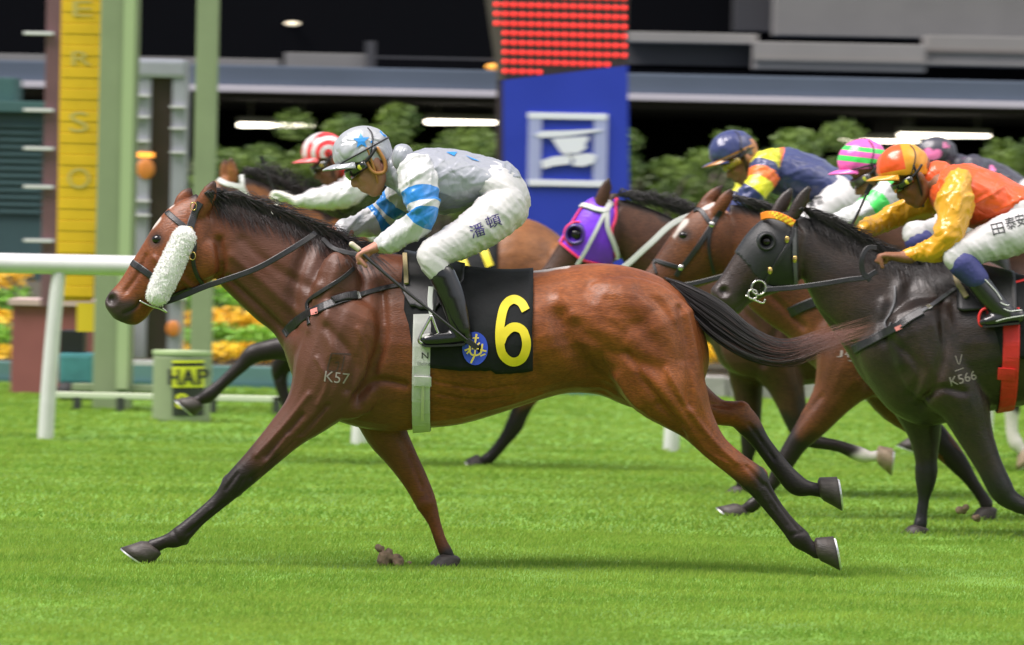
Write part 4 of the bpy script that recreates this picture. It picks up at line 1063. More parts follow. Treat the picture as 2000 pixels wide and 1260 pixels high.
COATD = coat_mat('dark_brown_coat', (0.018, 0.012, 0.0105), dark=(.008, .007, .007), rough=.38, spec=.42, warm=(.040, .023, .016), muz=(.05, .035, .032))
hd, bd, bvd = horse('horse', 'almost black horse in a black eye hood with an orange and yellow checked browband', R5, spD, COATD, .0098)
mane(R5, bvd, [(1560, 412), (1600, 426), (1650, 452), (1710, 484), (1790, 510), (1835, 520)], 900, 0, hd, HAIR_BLACK, drop=(25, 80), sweep=(20, 80))
# hood: a cloth shell lifted off the head
def hood(rig, body, poly, off, mat, parent, name='hood', holes=()):
    me0 = body.data; V = mesh_np(me0); Nn = normals_np(me0); Q = np.array([tuple(rig.p(*q, -.09)) for q in poly])[:, [0, 2]]
    def inside(p):
        x, y = p; c = False; j = len(Q) - 1
        for i in range(len(Q)):
            if (Q[i][1] > y) != (Q[j][1] > y) and x < (Q[j][0] - Q[i][0]) * (y - Q[i][1]) / (Q[j][1] - Q[i][1]) + Q[i][0]: c = not c
            j = i
        return c
    lo, hi = Q.min(0), Q.max(0); box = (V[:, 0] > lo[0]) & (V[:, 0] < hi[0]) & (V[:, 2] > lo[1]) & (V[:, 2] < hi[1]) & (np.abs(V[:, 1] - rig.Y) < .16)
    ins = np.zeros(len(V), bool)
    for i in np.nonzero(box)[0]: ins[i] = inside((V[i, 0], V[i, 2]))
    for (hx, hy_), r in holes:
        q = np.array(rig.p(hx, hy_, -.09)); ins &= ~(np.hypot(V[:, 0] - q[0], V[:, 2] - q[2]) < r)
    # keep the one largest connected piece
    E = edges_np(me0); E = E[ins[E[:, 0]] & ins[E[:, 1]]]; lab = np.arange(len(V))
    for _ in range(400):
        m_ = np.minimum(lab[E[:, 0]], lab[E[:, 1]]); old = lab.copy(); np.minimum.at(lab, E[:, 0], m_); np.minimum.at(lab, E[:, 1], m_)
        if (old == lab).all(): break
    u_, c_ = np.unique(lab[ins], return_counts=True); ins &= lab == u_[c_.argmax()]
    idx = -np.ones(len(V), int); idx[ins] = np.arange(ins.sum()); Fc = []
    for p in me0.polygons:
        v = p.vertices
        if all(ins[k] for k in v): Fc.append([idx[k] for k in v])
    me = mesh(name, V[ins] + Nn[ins] * off, Fc); bm = bmesh.new(); bm.from_mesh(me)
    for _ in range(4): bmesh.ops.smooth_vert(bm, verts=[v for v in bm.verts if v.is_boundary], factor=.5, use_axis_x=True, use_axis_y=True, use_axis_z=True)
    bmesh.ops.solidify(bm, geom=list(bm.faces), thickness=.004); bm.to_mesh(me); bm.free()
    return link(name, me, mat, parent)
HOODM = M('black_hood_cloth', (.010, .011, .012), .45, bump=.25, bscale=300, sheen=.1)
hoodD = hood(R5, bd, [(1470, 420), (1560, 425), (1562, 470), (1560, 562), (1500, 562), (1478, 545), (1458, 520), (1440, 500), (1425, 485), (1440, 455)], .007, HOODM, hd)
def eye_cup(rig, bvh, c, rpx, parent, mat, y0=None, open_left=False, rim=None):
    p = rig.p(*c, -.3); h = bvh.ray_cast(p, Vector((0, 1, 0))); y = h[0].y if h[0] is not None else rig.Y - .09
    sh = Shells(); r = rpx / rig.s; n = 20; rows = []; q = rig.p(c[0], c[1], y - rig.Y)
    for k, (f, o) in enumerate(((1.12, .01), (1.06, -.012), (.95, -.03), (.78, -.036), (.70, -.030), (.72, -.004))):
        a = np.arange(n) * 2 * math.pi / n; rows.append(np.stack([q.x + r * f * np.cos(a) + (-.012 if open_left else 0) * (k > 1), np.full(n, q.y + o) + (.02 * np.clip(-np.cos(a), 0, 1) if open_left else 0), q.z + r * f * np.sin(a)], 1))
    sh.rings(rows); o = link('eye_cup', sh.mesh('eye_cup'), mat, parent)
    sh = Shells(); sh.ell(q + Vector((0, -.012, 0)), (r * .55, .018, r * .5)); link('eye', sh.mesh('eye'), EYE, o)
    if rim: cord('rim', [q + Vector((r * 1.16 * math.cos(a), .0, r * 1.16 * math.sin(a))) for a in np.linspace(0, 2 * math.pi, 25)], .006, rim, o, sub=2)
    return o
eye_cup(R5, bvd, (1497, 472), 18.5, hoodD, HOODM)
bbp = catmull([tuple(R5.p(*q)) for q in ((1489, 423, -.03), (1500, 420, -.085), (1515, 421, -.115), (1532, 427, -.118), (1550, 437, -.115))], 4)
bb = ribbon('browband', bbp, np.tile((0, -1.0, .1), (len(bbp), 1)), 15 / R5.s, .016, M('orange_band', (.80, .22, .01), .5), hd)
P = bbp + np.array((0, -.0095, 0)); Nn = np.tile((0, -1.0, .1), (len(P), 1))
for i in range(len(P) - 1):
    for s in ((.25, -.25) if i % 2 == 0 else (0,)):
        d = np.array((0, 0, 1.0)) * s * 15 / R5.s
        ribbon('yellow_check', [P[i] + d, (P[i] + P[i + 1]) / 2 + d, P[i + 1] + d], [Nn[i]] * 3, 5.5 / R5.s, .002, M('yellow_check', (.80, .55, .02), .5), bb)
brD = strap('bridle', [(1556, 436), (1546, 470), (1528, 500), (1510, 530), (1498, 552), (1490, 568)], 8, R5, bvd, BLACK_LEATHER, hd, off=.014)
strap('throat_latch', [(1553, 438), (1552, 480), (1553, 520), (1556, 552)], 8, R5, bvd, M('grey_leather', (.10, .10, .11), .4), brD, off=.014)
strap('jaw_strap', [(1496, 558), (1515, 562), (1548, 560)], 10, R5, bvd, M('grey_leather2', (.14, .14, .16), .4), brD, off=.014)
for q in ((1507, 527), (1551, 506), (1538, 470)):
    sh = Shells(); P, Nn = on_surface([q, (q[0] + 1, q[1])], R5, bvd, .02); sh.ell(P[0], (.010, .005, .016)); link('stud', sh.mesh('stud'), BRASS, brD)
for a0, c, r in ((0, (1482, 562), 14), (1.0, (1470, 575), 9)):
    cord('bit_ring', [R5.p(c[0] + r * math.cos(a), c[1] + r * math.sin(a), -.085) for a in np.arange(13) * 2 * math.pi / 12], .0045, STEEL, brD, sub=3)
cord('bit_lever', [R5.p(1458, 578, -.07), R5.p(1474, 586, -.085), R5.p(1490, 592, -.085), R5.p(1494, 586, -.085)], .004, STEEL, brD)
free_strap('rein', [(1494, 566, -.085), (1550, 562, -.11), (1610, 554, -.16), (1660, 546, -.19), (1690, 542, -.2), (1712, 530, -.19)], 10, R5, BLACK_LEATHER, hd)
free_strap('rein', [(1700, 548, -.2), (1685, 530, -.2), (1684, 505, -.2), (1695, 485, -.19), (1712, 484, -.18)], 10, R5, BLACK_LEATHER, hd)
bgD = strap('breast_girth', [(1672, 685), (1700, 668), (1740, 645), (1775, 622), (1800, 608)], 18, R5, bvd, BLACK_LEATHER, hd, thick=.009)
strap('strap', [(1800, 608), (1830, 590), (1870, 563)], 8, R5, bvd, M('grey_leather', (.1, .1, .11)), bgD)
strap('buckle', [(1810, 603), (1817, 599)], 11, R5, bvd, STEEL, bgD, thick=.012, off=.006)
strap('martingale_fork', [(1752, 560), (1750, 590), (1740, 615), (1730, 632), (1735, 642), (1742, 630)], 4, R5, bvd, M('grey_leather', (.1, .1, .11)), bgD)
V2, Fc = poly_2d([(1748, 640), (1760, 634), (1763, 641), (1751, 647)]); decal('label_patch', V2, Fc, R5, bvh_of(bgD.data), .002, M('pink_label', (.6, .2, .18), .6), bgD)
xs = list(np.linspace(1890, 2110, 20)); bn = [np.interp(x, [1890, 1935, 1942, 2110], [560, 640, 690, 700]) for x in xs]
scD = drape('saddlecloth', R5, bvd, xs, bn, bn, CLOTH_BLACK, hd, cy=640)
strap('red_edge', [(1915, 605), (1930, 640), (1945, 660)], 6, R5, bvh_of(scD.data), RED_TRIM, scD, off=.004)
strap('red_edge', [(1965, 558), (1990, 552), (2020, 545)], 6, R5, bvh_of(scD.data), RED_TRIM, scD, off=.004)
sdD = drape('saddle', R5, bvd, list(np.linspace(1862, 1975, 12)), [600] * 12, [600] * 12, BLACK_LEATHER, hd, off=.024, cy=640, thick=.012, ripple=.002)
strap('saddle_panel', [(1852, 518), (1866, 548), (1876, 562), (1888, 582)], 10, R5, bvh_of(sdD.data), M('tan_panel', (.36, .29, .15), .6), sdD, thick=.014, off=.008)
gD = girth(R5, spD['tbvh'], 1948, 1980, RED_WEB, hd, cy=660)
strap('buckle_guard', [(1964, 718), (1963, 740)], 34, R5, bvh_of(gD.data), RED_WEB, gD, thick=.009, off=.004)
V2, Fc = text_2d('K566'); V2 = fit_2d(V2, 1855, 730, 1908, 748, rot=-.26); decal('brand_mark', V2, Fc, R5, bvd, .0015, BRAND_GREY, hd)
for pts in ([(1866, 695), (1873, 712), (1879, 692)], [(1865, 725), (1882, 719)]):
    V2, Fc = stroke_2d(pts, 1.8, 3); decal('brand_mark', V2, Fc, R5, bvd, .0015, BRAND_GREY, hd)
cord('stirrup', [R5.p(x, y, -.3) for x, y in ((1932, 600), (1918, 606), (1912, 620), (1916, 636), (1935, 635), (1950, 631), (1946, 612), (1932, 600))], .006, RED_TRIM, hd)
free_strap('stirrup_leather', [(1920, 575, -.29), (1928, 590, -.3), (1932, 602, -.3)], 7, R5, RED_TRIM, hd)

# ---- bay horse, J454
R4 = Rig(420)
COATB = coat_mat('red_bay_coat', (0.105, 0.034, 0.012), rough=.45, warm=(.145, .048, .016))
fB = Aff(.84, 555, 660, 1574, 648)
spB = xf(fB, dict(torso=T_TORSO, grooves=T_GROOVES[1:10], legs=[NEAR_HIND, FAR_HIND], ells=T_ELLS[:3]))
spB['torso'] = [(x, t, b - 22 * min(1, (x - 1574) / 80), h) for x, t, b, h in spB['torso']]
spB['legs'] += [dict(pts=[(1690, 640, 74), (1660, 718, 70), (1625, 778, 42), (1590, 825, 31), (1556, 866, 22), (1530, 908, 19), (1513, 938, 14), (1490, 968, 12), (1468, 988, 14), (1456, 994, 11), (1448, 997, 11)], y=[-.13, -.14, -.12, -.1], black=(.45, .62), hoof=((1448, 994), (1436, 1008), (-1, .05))),
                dict(pts=[(1700, 690, 60), (1745, 775, 46), (1800, 828, 32), (1850, 880, 25), (1874, 908, 20), (1896, 938, 14), (1918, 970, 12), (1926, 984, 14), (1927, 996, 11)], y=[.1, .1, .08], black=(.4, .55), hoof=((1927, 994), (1926, 1010), (-.8, .3)))]
spB.update(neck=[((1425, 398), (1428, 535), .06), ((1455, 402), (1438, 560), .066), ((1500, 418), (1462, 598), .075), ((1550, 440), (1500, 632), .086), ((1605, 468), (1540, 660), .105), ((1670, 495), (1570, 700), .14), ((1730, 512), (1620, 740), .16)],
           head=[((1398, 392), (1445, 455), .06), ((1357, 408), (1442, 498), .092), ((1327, 436), (1428, 530), .10), ((1302, 470), (1402, 548), .082), ((1278, 505), (1362, 562), .064), ((1257, 534), (1325, 580), .055), ((1240, 557), (1312, 592), .055), ((1240, 575), (1304, 604), .046), ((1258, 596), (1290, 604), .03)],
           ears=[((1402, 412), (1431, 368), -.06, .034), ((1372, 404), (1412, 362), .06, .033)], crest=[(1430, 396), (1470, 404), (1540, 434), (1620, 472)], muzzle=((1262, 575), .10, .9),
           eyes=[(1338, 460)], nostril=[((1258, 560), .018, .02)], whitespots=[([(1338, 432), (1318, 462)], .016), ([(1358, 418), (1392, 398)], .010)])
hb, bb_, bvB = horse('horse', 'reddish bay horse with a black bridle and white forehead mark, directly behind the dark horse', R4, spB, COATB, .0108)
mane(R4, bvB, [(1430, 394), (1470, 402), (1540, 430), (1620, 468)], 400, 0, hb, HAIR_BLACK, drop=(8, 30), sweep=(20, 60), lift=10, r=.003)
brB = strap('bridle', [(1358, 408), (1372, 412), (1384, 430), (1392, 440)], 9, R4, bvB, BLACK_LEATHER, hb)
for pth, wd in (([(1410, 412), (1400, 428), (1393, 440)], 10), ([(1393, 440), (1370, 475), (1348, 505), (1333, 524), (1322, 540)], 10), ([(1393, 440), (1386, 470), (1388, 500), (1397, 535)], 6), ([(1262, 500), (1285, 510), (1310, 518), (1333, 524)], 8), ([(1272, 500), (1280, 520), (1284, 535)], 5)):
    strap('strap', pth, wd, R4, bvB, BLACK_LEATHER, brB)
for q in ((1392, 440), (1332, 523)):
    sh = Shells(); P, Nn = on_surface([q, (q[0] + 1, q[1])], R4, bvB, .008); sh.ell(P[0], (.013, .008, .015)); link('buckle', sh.mesh('buckle'), STEEL, brB)
free_strap('rein', [(1322, 560, -.09), (1380, 548, -.12), (1450, 528, -.17), (1530, 500, -.2), (1600, 462, -.16), (1625, 440, -.1)], 9, R4, BLACK_LEATHER, hb)
strap('breast_girth', [(1545, 612), (1565, 602), (1590, 592), (1625, 580)], 20, R4, bvB, BLACK_LEATHER, hb, thick=.009)
for tx, x0, y0, x1, y1, ro in (('J', 1635, 684, 1646, 698, .1), ('4', 1650, 684, 1659, 698, .1), ('5', 1657, 690, 1668, 706, .1), ('4', 1668, 688, 1678, 704, .1)):
    V2, Fc = text_2d(tx); V2 = fit_2d(V2, x0, y0, x1, y1, rot=ro); decal('brand_mark', V2, Fc, R4, bvB, .0015, BRAND_GREY, hb)
scB = drape('saddlecloth', R4, bvB, list(np.linspace(1790, 1985, 14)), [690] * 14, [690] * 14, CLOTH_BLACK, hb, cy=620)

# ---- dark bay in the purple hood
R3 = Rig(391)
COATP = coat_mat('dark_bay_coat', (0.046, 0.018, 0.010), rough=.45, warm=(.075, .030, .015))
fP = Aff(.782, 555, 660, 1375, 612)
spP = xf(fP, dict(torso=T_TORSO, grooves=T_GROOVES[1:10], legs=[NEAR_HIND, FAR_HIND], ells=T_ELLS[:3]))
spP['legs'] += [dict(pts=[(1490, 600, 66), (1500, 680, 60), (1530, 740, 40), (1545, 785, 30), (1556, 822, 24), (1570, 850, 20), (1590, 862, 14), (1640, 872, 12), (1680, 888, 15), (1700, 892, 11), (1716, 890, 12)], y=[-.12, -.12, -.1], black=(.45, .55), white=.88, hm=HORN_PALE, hoof=((1716, 890), (1738, 892), (.1, 1))),
                dict(pts=[(1460, 640, 56), (1458, 720, 38), (1462, 780, 28), (1465, 830, 22), (1464, 865, 18), (1460, 895, 12), (1454, 930, 11), (1450, 945, 13), (1447, 955, 10)], y=[.1, .1, .1], black=(.5, .65), hoof=((1447, 954), (1443, 967), (-1, .1)))]
spP.update(neck=[((1205, 388), (1215, 505), .06), ((1235, 394), (1225, 530), .066), ((1275, 408), (1250, 560), .075), ((1325, 430), (1288, 592), .086), ((1380, 450), (1330, 620), .105), ((1440, 468), (1365, 655), .14), ((1500, 480), (1410, 690), .16)],
           head=[((1172, 380), (1215, 430), .06), ((1142, 398), (1218, 465), .092), ((1120, 429), (1210, 500), .10), ((1102, 458), (1188, 520), .082), ((1084, 487), (1150, 536), .064), ((1068, 512), (1122, 552), .055), ((1054, 532), (1112, 566), .055), ((1052, 548), (1104, 576), .046), ((1066, 566), (1094, 576), .03)],
           ears=[((1172, 402), (1190, 347), -.05, .036), ((1196, 392), (1206, 378), .05, .03)], crest=[(1205, 386), (1240, 393), (1300, 412), (1380, 446)], muzzle=((1075, 550), .1, .9), nostril=[((1072, 535), .018, .02)])
hp, bp_, bvP = horse('horse', 'dark bay horse in a purple hood with pink edging and white reins', R3, spP, COATP, .011)
mane(R3, bvP, [(1205, 386), (1240, 392), (1300, 410), (1380, 442), (1430, 458)], 350, 0, hp, HAIR_BLACK, drop=(5, 22), sweep=(20, 60), lift=14, r=.003)
mane(R3, bvP, [(1258, 398), (1300, 408), (1350, 425)], 160, 0, hp, HAIR_BLACK, drop=(-8, 14), sweep=(10, 60), lift=24, r=.003)
PURPLE = M('purple_hood_cloth', (.19, .035, .72), .42, bump=.3, bscale=40, sheen=.2)
PINKEDGE = M('pink_edging', (.85, .04, .14), .5)
pol = [(1143, 388), (1175, 374), (1206, 388), (1200, 432), (1194, 455), (1203, 500), (1196, 524), (1130, 510), (1088, 472), (1112, 425)]
hoodP = hood(R3, bp_, pol, .007, PURPLE, hp, holes=[((1180, 384), .042), ((1186, 362), .05)])
strap('edging', [(1205, 388), (1200, 430), (1193, 452), (1200, 490), (1203, 505)], 5, R3, bvP, PINKEDGE, hoodP, off=.013, thick=.008)
strap('edging', [(1092, 471), (1115, 490), (1138, 507), (1170, 514), (1198, 522)], 5, R3, bvP, PINKEDGE, hoodP, off=.013, thick=.008)
strap('edging', [(1140, 392), (1120, 425), (1105, 448), (1092, 471)], 4, R3, bvP, PINKEDGE, hoodP, off=.013, thick=.008)
eye_cup(R3, bvP, (1127, 458), 21, hoodP, M('purple_plastic', (.06, .03, .20), .2, spec=.7), open_left=True, rim=PINKEDGE)
brP = strap('bridle', [(1136, 402), (1155, 407), (1170, 412), (1184, 414)], 10, R3, bvP, WHITE_LEATHER, hp, off=.016, thick=.014)
for pth, wd in (([(1192, 396), (1187, 406), (1184, 414)], 11), ([(1182, 416), (1165, 452), (1148, 485), (1128, 517)], 7), ([(1185, 416), (1186, 445), (1197, 475), (1207, 508)], 9)):
    strap('strap', pth, wd, R3, bvP, WHITE_LEATHER, brP, off=.016, thick=.01)
free_strap('rein', [(1130, 530, -.09), (1180, 530, -.11), (1215, 524, -.13), (1268, 478, -.16), (1322, 432, -.14), (1400, 410, -.1), (1490, 402, -.06)], 11, R3, WHITE_LEATHER, hp)
scP = drape('saddlecloth', R3, bvP, list(np.linspace(1572, 1750, 14)), [650] * 14, [650] * 14, CLOTH_BLACK, hp, cy=590)
strap('breast_girth', [(1376, 600), (1410, 585), (1450, 570), (1500, 556)], 14, R3, bvP, BLACK_LEATHER, hp)

# ---- number 11, half hidden by the leader
R2 = Rig(362)
COAT11 = coat_mat('light_bay_coat', (0.19, 0.068, 0.019), rough=.45, warm=(.24, .092, .027))
f11 = Aff(.724, 555, 660, 560, 578)
sp11 = xf(f11, dict(torso=T_TORSO, grooves=T_GROOVES[1:10], legs=[NEAR_HIND], ells=T_ELLS[:3]))
sp11['torso'] = [(x, t - 14 - 34 * math.exp(-((x - 1020) / 90) ** 2), b, h) for x, t, b, h in sp11['torso']]
sp11['legs'] = [dict(pts=[(1068, 520, 70), (1085, 600, 58), (1075, 680, 36), (1050, 740, 26), (1020, 795, 19), (1005, 830, 18), (985, 860, 13), (962, 888, 12), (948, 900, 13), (940, 905, 10)], y=[.1, .1], black=(.6, .72), hoof=((938, 904), (918, 911), (-.4, .95))),
                dict(pts=[(1080, 520, 70), (1110, 600, 56), (1150, 665, 34), (1200, 700, 20), (1230, 712, 18), (1265, 728, 13), (1295, 742, 13), (1308, 748, 12)], y=[-.1, -.1], black=(.6, .72), hoof=((1309, 748), (1324, 752), (.1, .9))),
                dict(pts=[(660, 580, 66), (625, 640, 56), (585, 676, 36), (550, 680, 24), (520, 685, 20), (494, 692, 19), (470, 715, 14), (435, 748, 12), (408, 772, 15), (392, 780, 11), (384, 785, 12)], y=[-.12, -.12, -.1], black=(.3, .42), hoof=((384, 784), (368, 802), (-1, .15))),
                dict(pts=[(640, 620, 60), (590, 680, 40), (562, 700, 27), (548, 720, 20), (548, 745, 14), (556, 775, 12), (566, 795, 13), (575, 805, 10)], y=[.1, .1], black=(.2, .35), hoof=((575, 803), (590, 808), (.2, 1)))]
sp11.update(neck=[((470, 345), (462, 455), .06), ((500, 350), (478, 480), .066), ((545, 368), (505, 520), .076), ((595, 395), (525, 565), .09), ((645, 420), (548, 605), .11), ((700, 440), (575, 640), .14), ((740, 450), (610, 670), .16)],
            head=[((446, 342), (484, 395), .06), ((412, 358), (480, 430), .092), ((388, 385), (468, 455), .10), ((370, 412), (440, 472), .082), ((352, 440), (412, 484), .064), ((336, 466), (386, 502), .055), ((322, 484), (376, 514), .055), ((318, 500), (368, 524), .046), ((332, 518), (358, 524), .03)],
            ears=[((456, 350), (450, 306), -.05, .030), ((438, 350), (440, 309), .05, .030)], crest=[(470, 343), (500, 348), (560, 374), (640, 415)], muzzle=((338, 505), .1, .9), nostril=[((332, 490), .018, .02)])
h11, b11, bv11 = horse('horse', 'light bay horse in a white browband, mostly hidden behind the leading horse', R2, sp11, COAT11, .0115)
mane(R2, bv11, [(472, 342), (500, 347), (560, 372), (640, 412)], 260, 0, h11, HAIR_MANE, drop=(0, 34), sweep=(15, 55), lift=14, r=.0024)
mane(R2, bv11, [(495, 350), (545, 366), (600, 395)], 170, 0, h11, HAIR_MANE, drop=(-48, 24), sweep=(-10, 75), lift=30, r=.002, side=False)
br11 = free_strap('bridle', [(427, 351, -.05), (440, 358, -.09), (458, 363, -.105), (475, 366, -.105)], 10, R2, WHITE_LEATHER, h11, thick=.014)
for pth in ([(472, 342, -.08), (473, 354, -.1), (474, 366, -.108)], [(474, 366, -.108), (468, 376, -.108), (464, 387, -.108)], [(474, 366, -.108), (480, 378, -.106), (488, 391, -.1), (492, 420, -.1)]):
    free_strap('strap', pth, 8, R2, WHITE_LEATHER, br11, thick=.012)
free_strap('rein', [(400, 500, -.1), (470, 470, -.12), (520, 430, -.12), (545, 392, -.06)], 8, R2, WHITE_LEATHER, h11)
sc11 = drape('saddlecloth', R2, bv11, list(np.linspace(760, 972, 18)), list(np.linspace(560, 532, 18)), [600] * 18, CLOTH_BLACK, h11, cy=520)
bvs11 = bvh_of(sc11.data)
for x in (893, 936):
    V2, Fc = poly_2d([(x, 501 - (x - 893) * .34), (x + 14, 496 - (x - 893) * .34), (x + 28, 532 - (x - 893) * .34), (x + 14, 538 - (x - 893) * .34)]); decal('numeral', V2, Fc, R2, bvs11, .004, YELLOW_PRINT, sc11, ydef=-.2)

# ---- sixth horse, all but hidden
R1 = Rig(352)
fH = Aff(.704, 555, 660, 1795, 590)
spH = xf(fH, dict(torso=T_TORSO, grooves=T_GROOVES[1:4], legs=[NEAR_HIND, FAR_HIND], ells=T_ELLS[:2]))
spH['neck'] = [(fH(*a), fH(*b), h) for a, b, h in T_NECK]; spH['head'] = [(fH(*a), fH(*b), h) for a, b, h in T_HEAD]
spH['ears'] = [(fH(398, 398), fH(418, 356), -.05, .03), (fH(352, 398), fH(374, 372), .055, .028)]; spH['muzzle'] = (fH(226, 604), .085, .9)
spH['legs'] += [dict(pts=[(1880, 600, 60), (1920, 660, 52), (1955, 700, 34), (1972, 745, 24), (1976, 790, 18), (1976, 825, 13), (1978, 850, 13), (1985, 866, 15), (1994, 878, 12), (2000, 884, 12)], y=[-.1, -.1], black=(.4, .55), white=.72, hm=HORN_PALE, hoof=((1999, 882), (2008, 896), (.3, .9))),
                dict(pts=[(1870, 620, 50), (1850, 700, 34), (1830, 760, 22), (1815, 800, 14), (1800, 840, 12), (1790, 860, 12)], y=[.1, .1], black=(.4, .55), hoof=((1790, 858), (1784, 874), (-.9, .2)))]
hh, bh_, bvH = horse('horse', 'brown horse with a white sock, almost wholly hidden behind the black horse', R1, spH, COATP, .014)

# ---------------------------------------------------------------- their riders
def A6(k, X, Y): return Aff(k, 707, 297, X, Y)
# orange
fO = A6(.89, 1766, 322)
JO = jx(fO, J6, vx=.0072, ear=(1795, 347), tilt=32, helmet=(1764, 325), htilt=12, peak=.06,
        torso=[(1822, 352, 26, .07), (1838, 360, 40, .15), (1862, 372, 54, .19), (1895, 382, 60, .19), (1935, 392, 56, .175), (1968, 400, 46, .165), (1998, 406, 40, .16)],
        pelvis=[(1972, 402, 42, .165), (1995, 412, 46, .18), (2012, 432, 46, .19), (2018, 450, 40, .18)],
        arms=[dict(pts=[(1872, 358, 28), (1866, 392, 34), (1862, 428, 31), (1853, 462, 26), (1836, 480, 24), (1808, 490, 21), (1778, 498, 15)], y=[-.15, -.22, -.26, -.23, -.21], hand=((1756, 502), (1728, 499), (1716, 520)), flip=1),
              dict(pts=[(1840, 380, 30), (1808, 398, 26), (1770, 412, 23), (1735, 428, 21), (1706, 442, 19), (1688, 451, 15)], y=[.15, .2, .17, .06], hand=((1672, 456), (1650, 452), (1644, 468)), flip=-1)],
        legs=[dict(thigh=[(2015, 445, 42), (1975, 458, 42), (1930, 474, 36), (1890, 490, 30), (1868, 500, 26)], shin=[(1885, 520, 25), (1908, 545, 21)], knee=1, y=[-.13, -.2, -.26, -.28, -.29],
                   boot=[(1902, 540, 22), (1928, 575, 22), (1950, 600, 20), (1965, 612, 18)], foot=[(1990, 618, 15), (1965, 620, 15), (1942, 624, 14), (1925, 628, 11), (1918, 630, 8)]),
              dict(thigh=[(2015, 445, 42), (1975, 458, 42), (1930, 474, 36), (1890, 490, 30), (1868, 500, 26)], shin=[(1885, 520, 25), (1908, 545, 21)], knee=1, y=[.13, .2, .26, .28, .29],
                   boot=[(1902, 540, 22), (1928, 575, 22), (1950, 600, 20), (1965, 612, 18)], foot=[(1990, 618, 15), (1965, 620, 15), (1942, 624, 14), (1925, 628, 11), (1918, 630, 8)])],
        cords=(), pads=[])
def cap_mat(name, fn, rough=.28):
    m = bpy.data.materials.new(name); m.use_nodes = True; N, L = nodes_of(m); b = N['Principled BSDF']
    L.new(fn(N, L, attr_node(N, 'hf'), attr_node(N, 'hy'), attr_node(N, 'hu')), b.inputs['Base Color'])
    b.inputs['Roughness'].default_value = rough; b.inputs['Specular IOR Level'].default_value = .6; b.inputs['Sheen Weight'].default_value = .1
    tc = N.new('ShaderNodeTexCoord'); n = N.new('ShaderNodeTexNoise'); n.inputs['Scale'].default_value = 38; n.inputs['Detail'].default_value = 3; L.new(tc.outputs['Object'], n.inputs['Vector'])
    bp = N.new('ShaderNodeBump'); bp.inputs['Strength'].default_value = .3; bp.inputs['Distance'].default_value = .006; L.new(n.outputs['Fac'], bp.inputs['Height']); L.new(bp.outputs[0], b.inputs['Normal'])
    return m
ORANGE = (.72, .085, .010); GOLD = (.64, .29, .012)
cO = cap_mat('orange_gold_cap', lambda N, L, f, y, u: mixc(N, L, mth(N, L, 'MULTIPLY', mth(N, L, 'GREATER_THAN', f, -.002), mth(N, L, 'GREATER_THAN', u, -.012)), GOLD, ORANGE))
MO = dict(skin=SKIN_DARK, jacket=satin('orange_silk', ORANGE, rough=.36), sleeve=satin('gold_silk', (.62, .31, .010), rough=.27), cuff=satin('gold_silk_cuff', (.74, .33, .01)), breeches=BREECH, boot=BOOT_MATT, cap=cO, kneecloth=NAVY_KNEE)
jO = jockey('jockey in orange silks with gold sleeves and an orange and gold cap', R5, JO, MO)
bvb = bvh_of(jO['breeches'].data)
for ch, x0, y0, x1, y1 in (('\u7530', 1936, 436, 1960, 458), ('\u6cf0', 1963, 424, 1984, 448), ('\u5b89', 1984, 418, 2003, 442)):
    V2, Fc = text_2d(ch); V2 = fit_2d(V2, x0, y0, x1, y1, rot=-.22); decal('lettering', V2, Fc, R5, bvb, .002, BLACK_INK, jO['breeches'], edge=5)
for pts in ([(1908, 534), (1924, 552), (1940, 570), (1950, 585)], [(1948, 590), (1960, 596), (1972, 594)], [(1955, 602), (1968, 607), (1990, 606)], [(1940, 626), (1962, 620), (1995, 615)]):
    strap('boot_piping', pts, 2.2, R5, bvh_of(jO['legs'][0]['_boot'].data) if 'legs' in jO else bvh_of(JO['legs'][0]['_boot'].data), WHITE_LEATHER, JO['legs'][0]['_boot'], thick=.003)
whip('thin black whip held upright in the orange jockey far hand', R5, [(1652, 474, .05), (1660, 448, .04), (1674, 420, .04), (1692, 380, .04)], None, .009)
# navy
fN = A6(.80, 1424, 300)
JN = jx(fN, J6, ear=(1458, 311), tilt=30, helmet=(1429, 294), htilt=20,
        torso=[(1482, 322, 22, .07), (1495, 326, 36, .15), (1518, 334, 46, .19), (1550, 344, 50, .19), (1585, 354, 47, .175), (1615, 364, 40, .165), (1640, 372, 34, .16)],
        pelvis=[(1610, 362, 37, .165), (1630, 376, 42, .18), (1632, 392, 42, .19), (1630, 402, 36, .18)],
        arms=[dict(pts=[(1500, 318, 26), (1492, 340, 29), (1480, 366, 25), (1462, 388, 22), (1445, 402, 18), (1430, 412, 14)], y=[-.15, -.22, -.24, -.2], hand=((1420, 418), (1400, 424), (1394, 440)), flip=1),
              dict(pts=[(1490, 330, 26), (1472, 356, 26), (1450, 384, 22), (1420, 404, 18), (1400, 412, 14)], y=[.15, .2, .17, .06], hand=((1390, 416), (1372, 420), (1366, 434)), flip=-1)],
        vx=.0098, cords=((-.036, -.02),), pads=[])
NAVY = (.030, .040, .135); NY = (.72, .70, .02); NO = (.85, .16, .02)
cN = cap_mat('navy_cap', lambda N, L, f, y, u: mixc(N, L, mth(N, L, 'MULTIPLY', mth(N, L, 'GREATER_THAN', mth(N, L, 'MULTIPLY_ADD', f, .12, u), -.034), mth(N, L, 'LESS_THAN', mth(N, L, 'MULTIPLY_ADD', f, .12, u), -.014)), NAVY, (.36, .16, .03)))
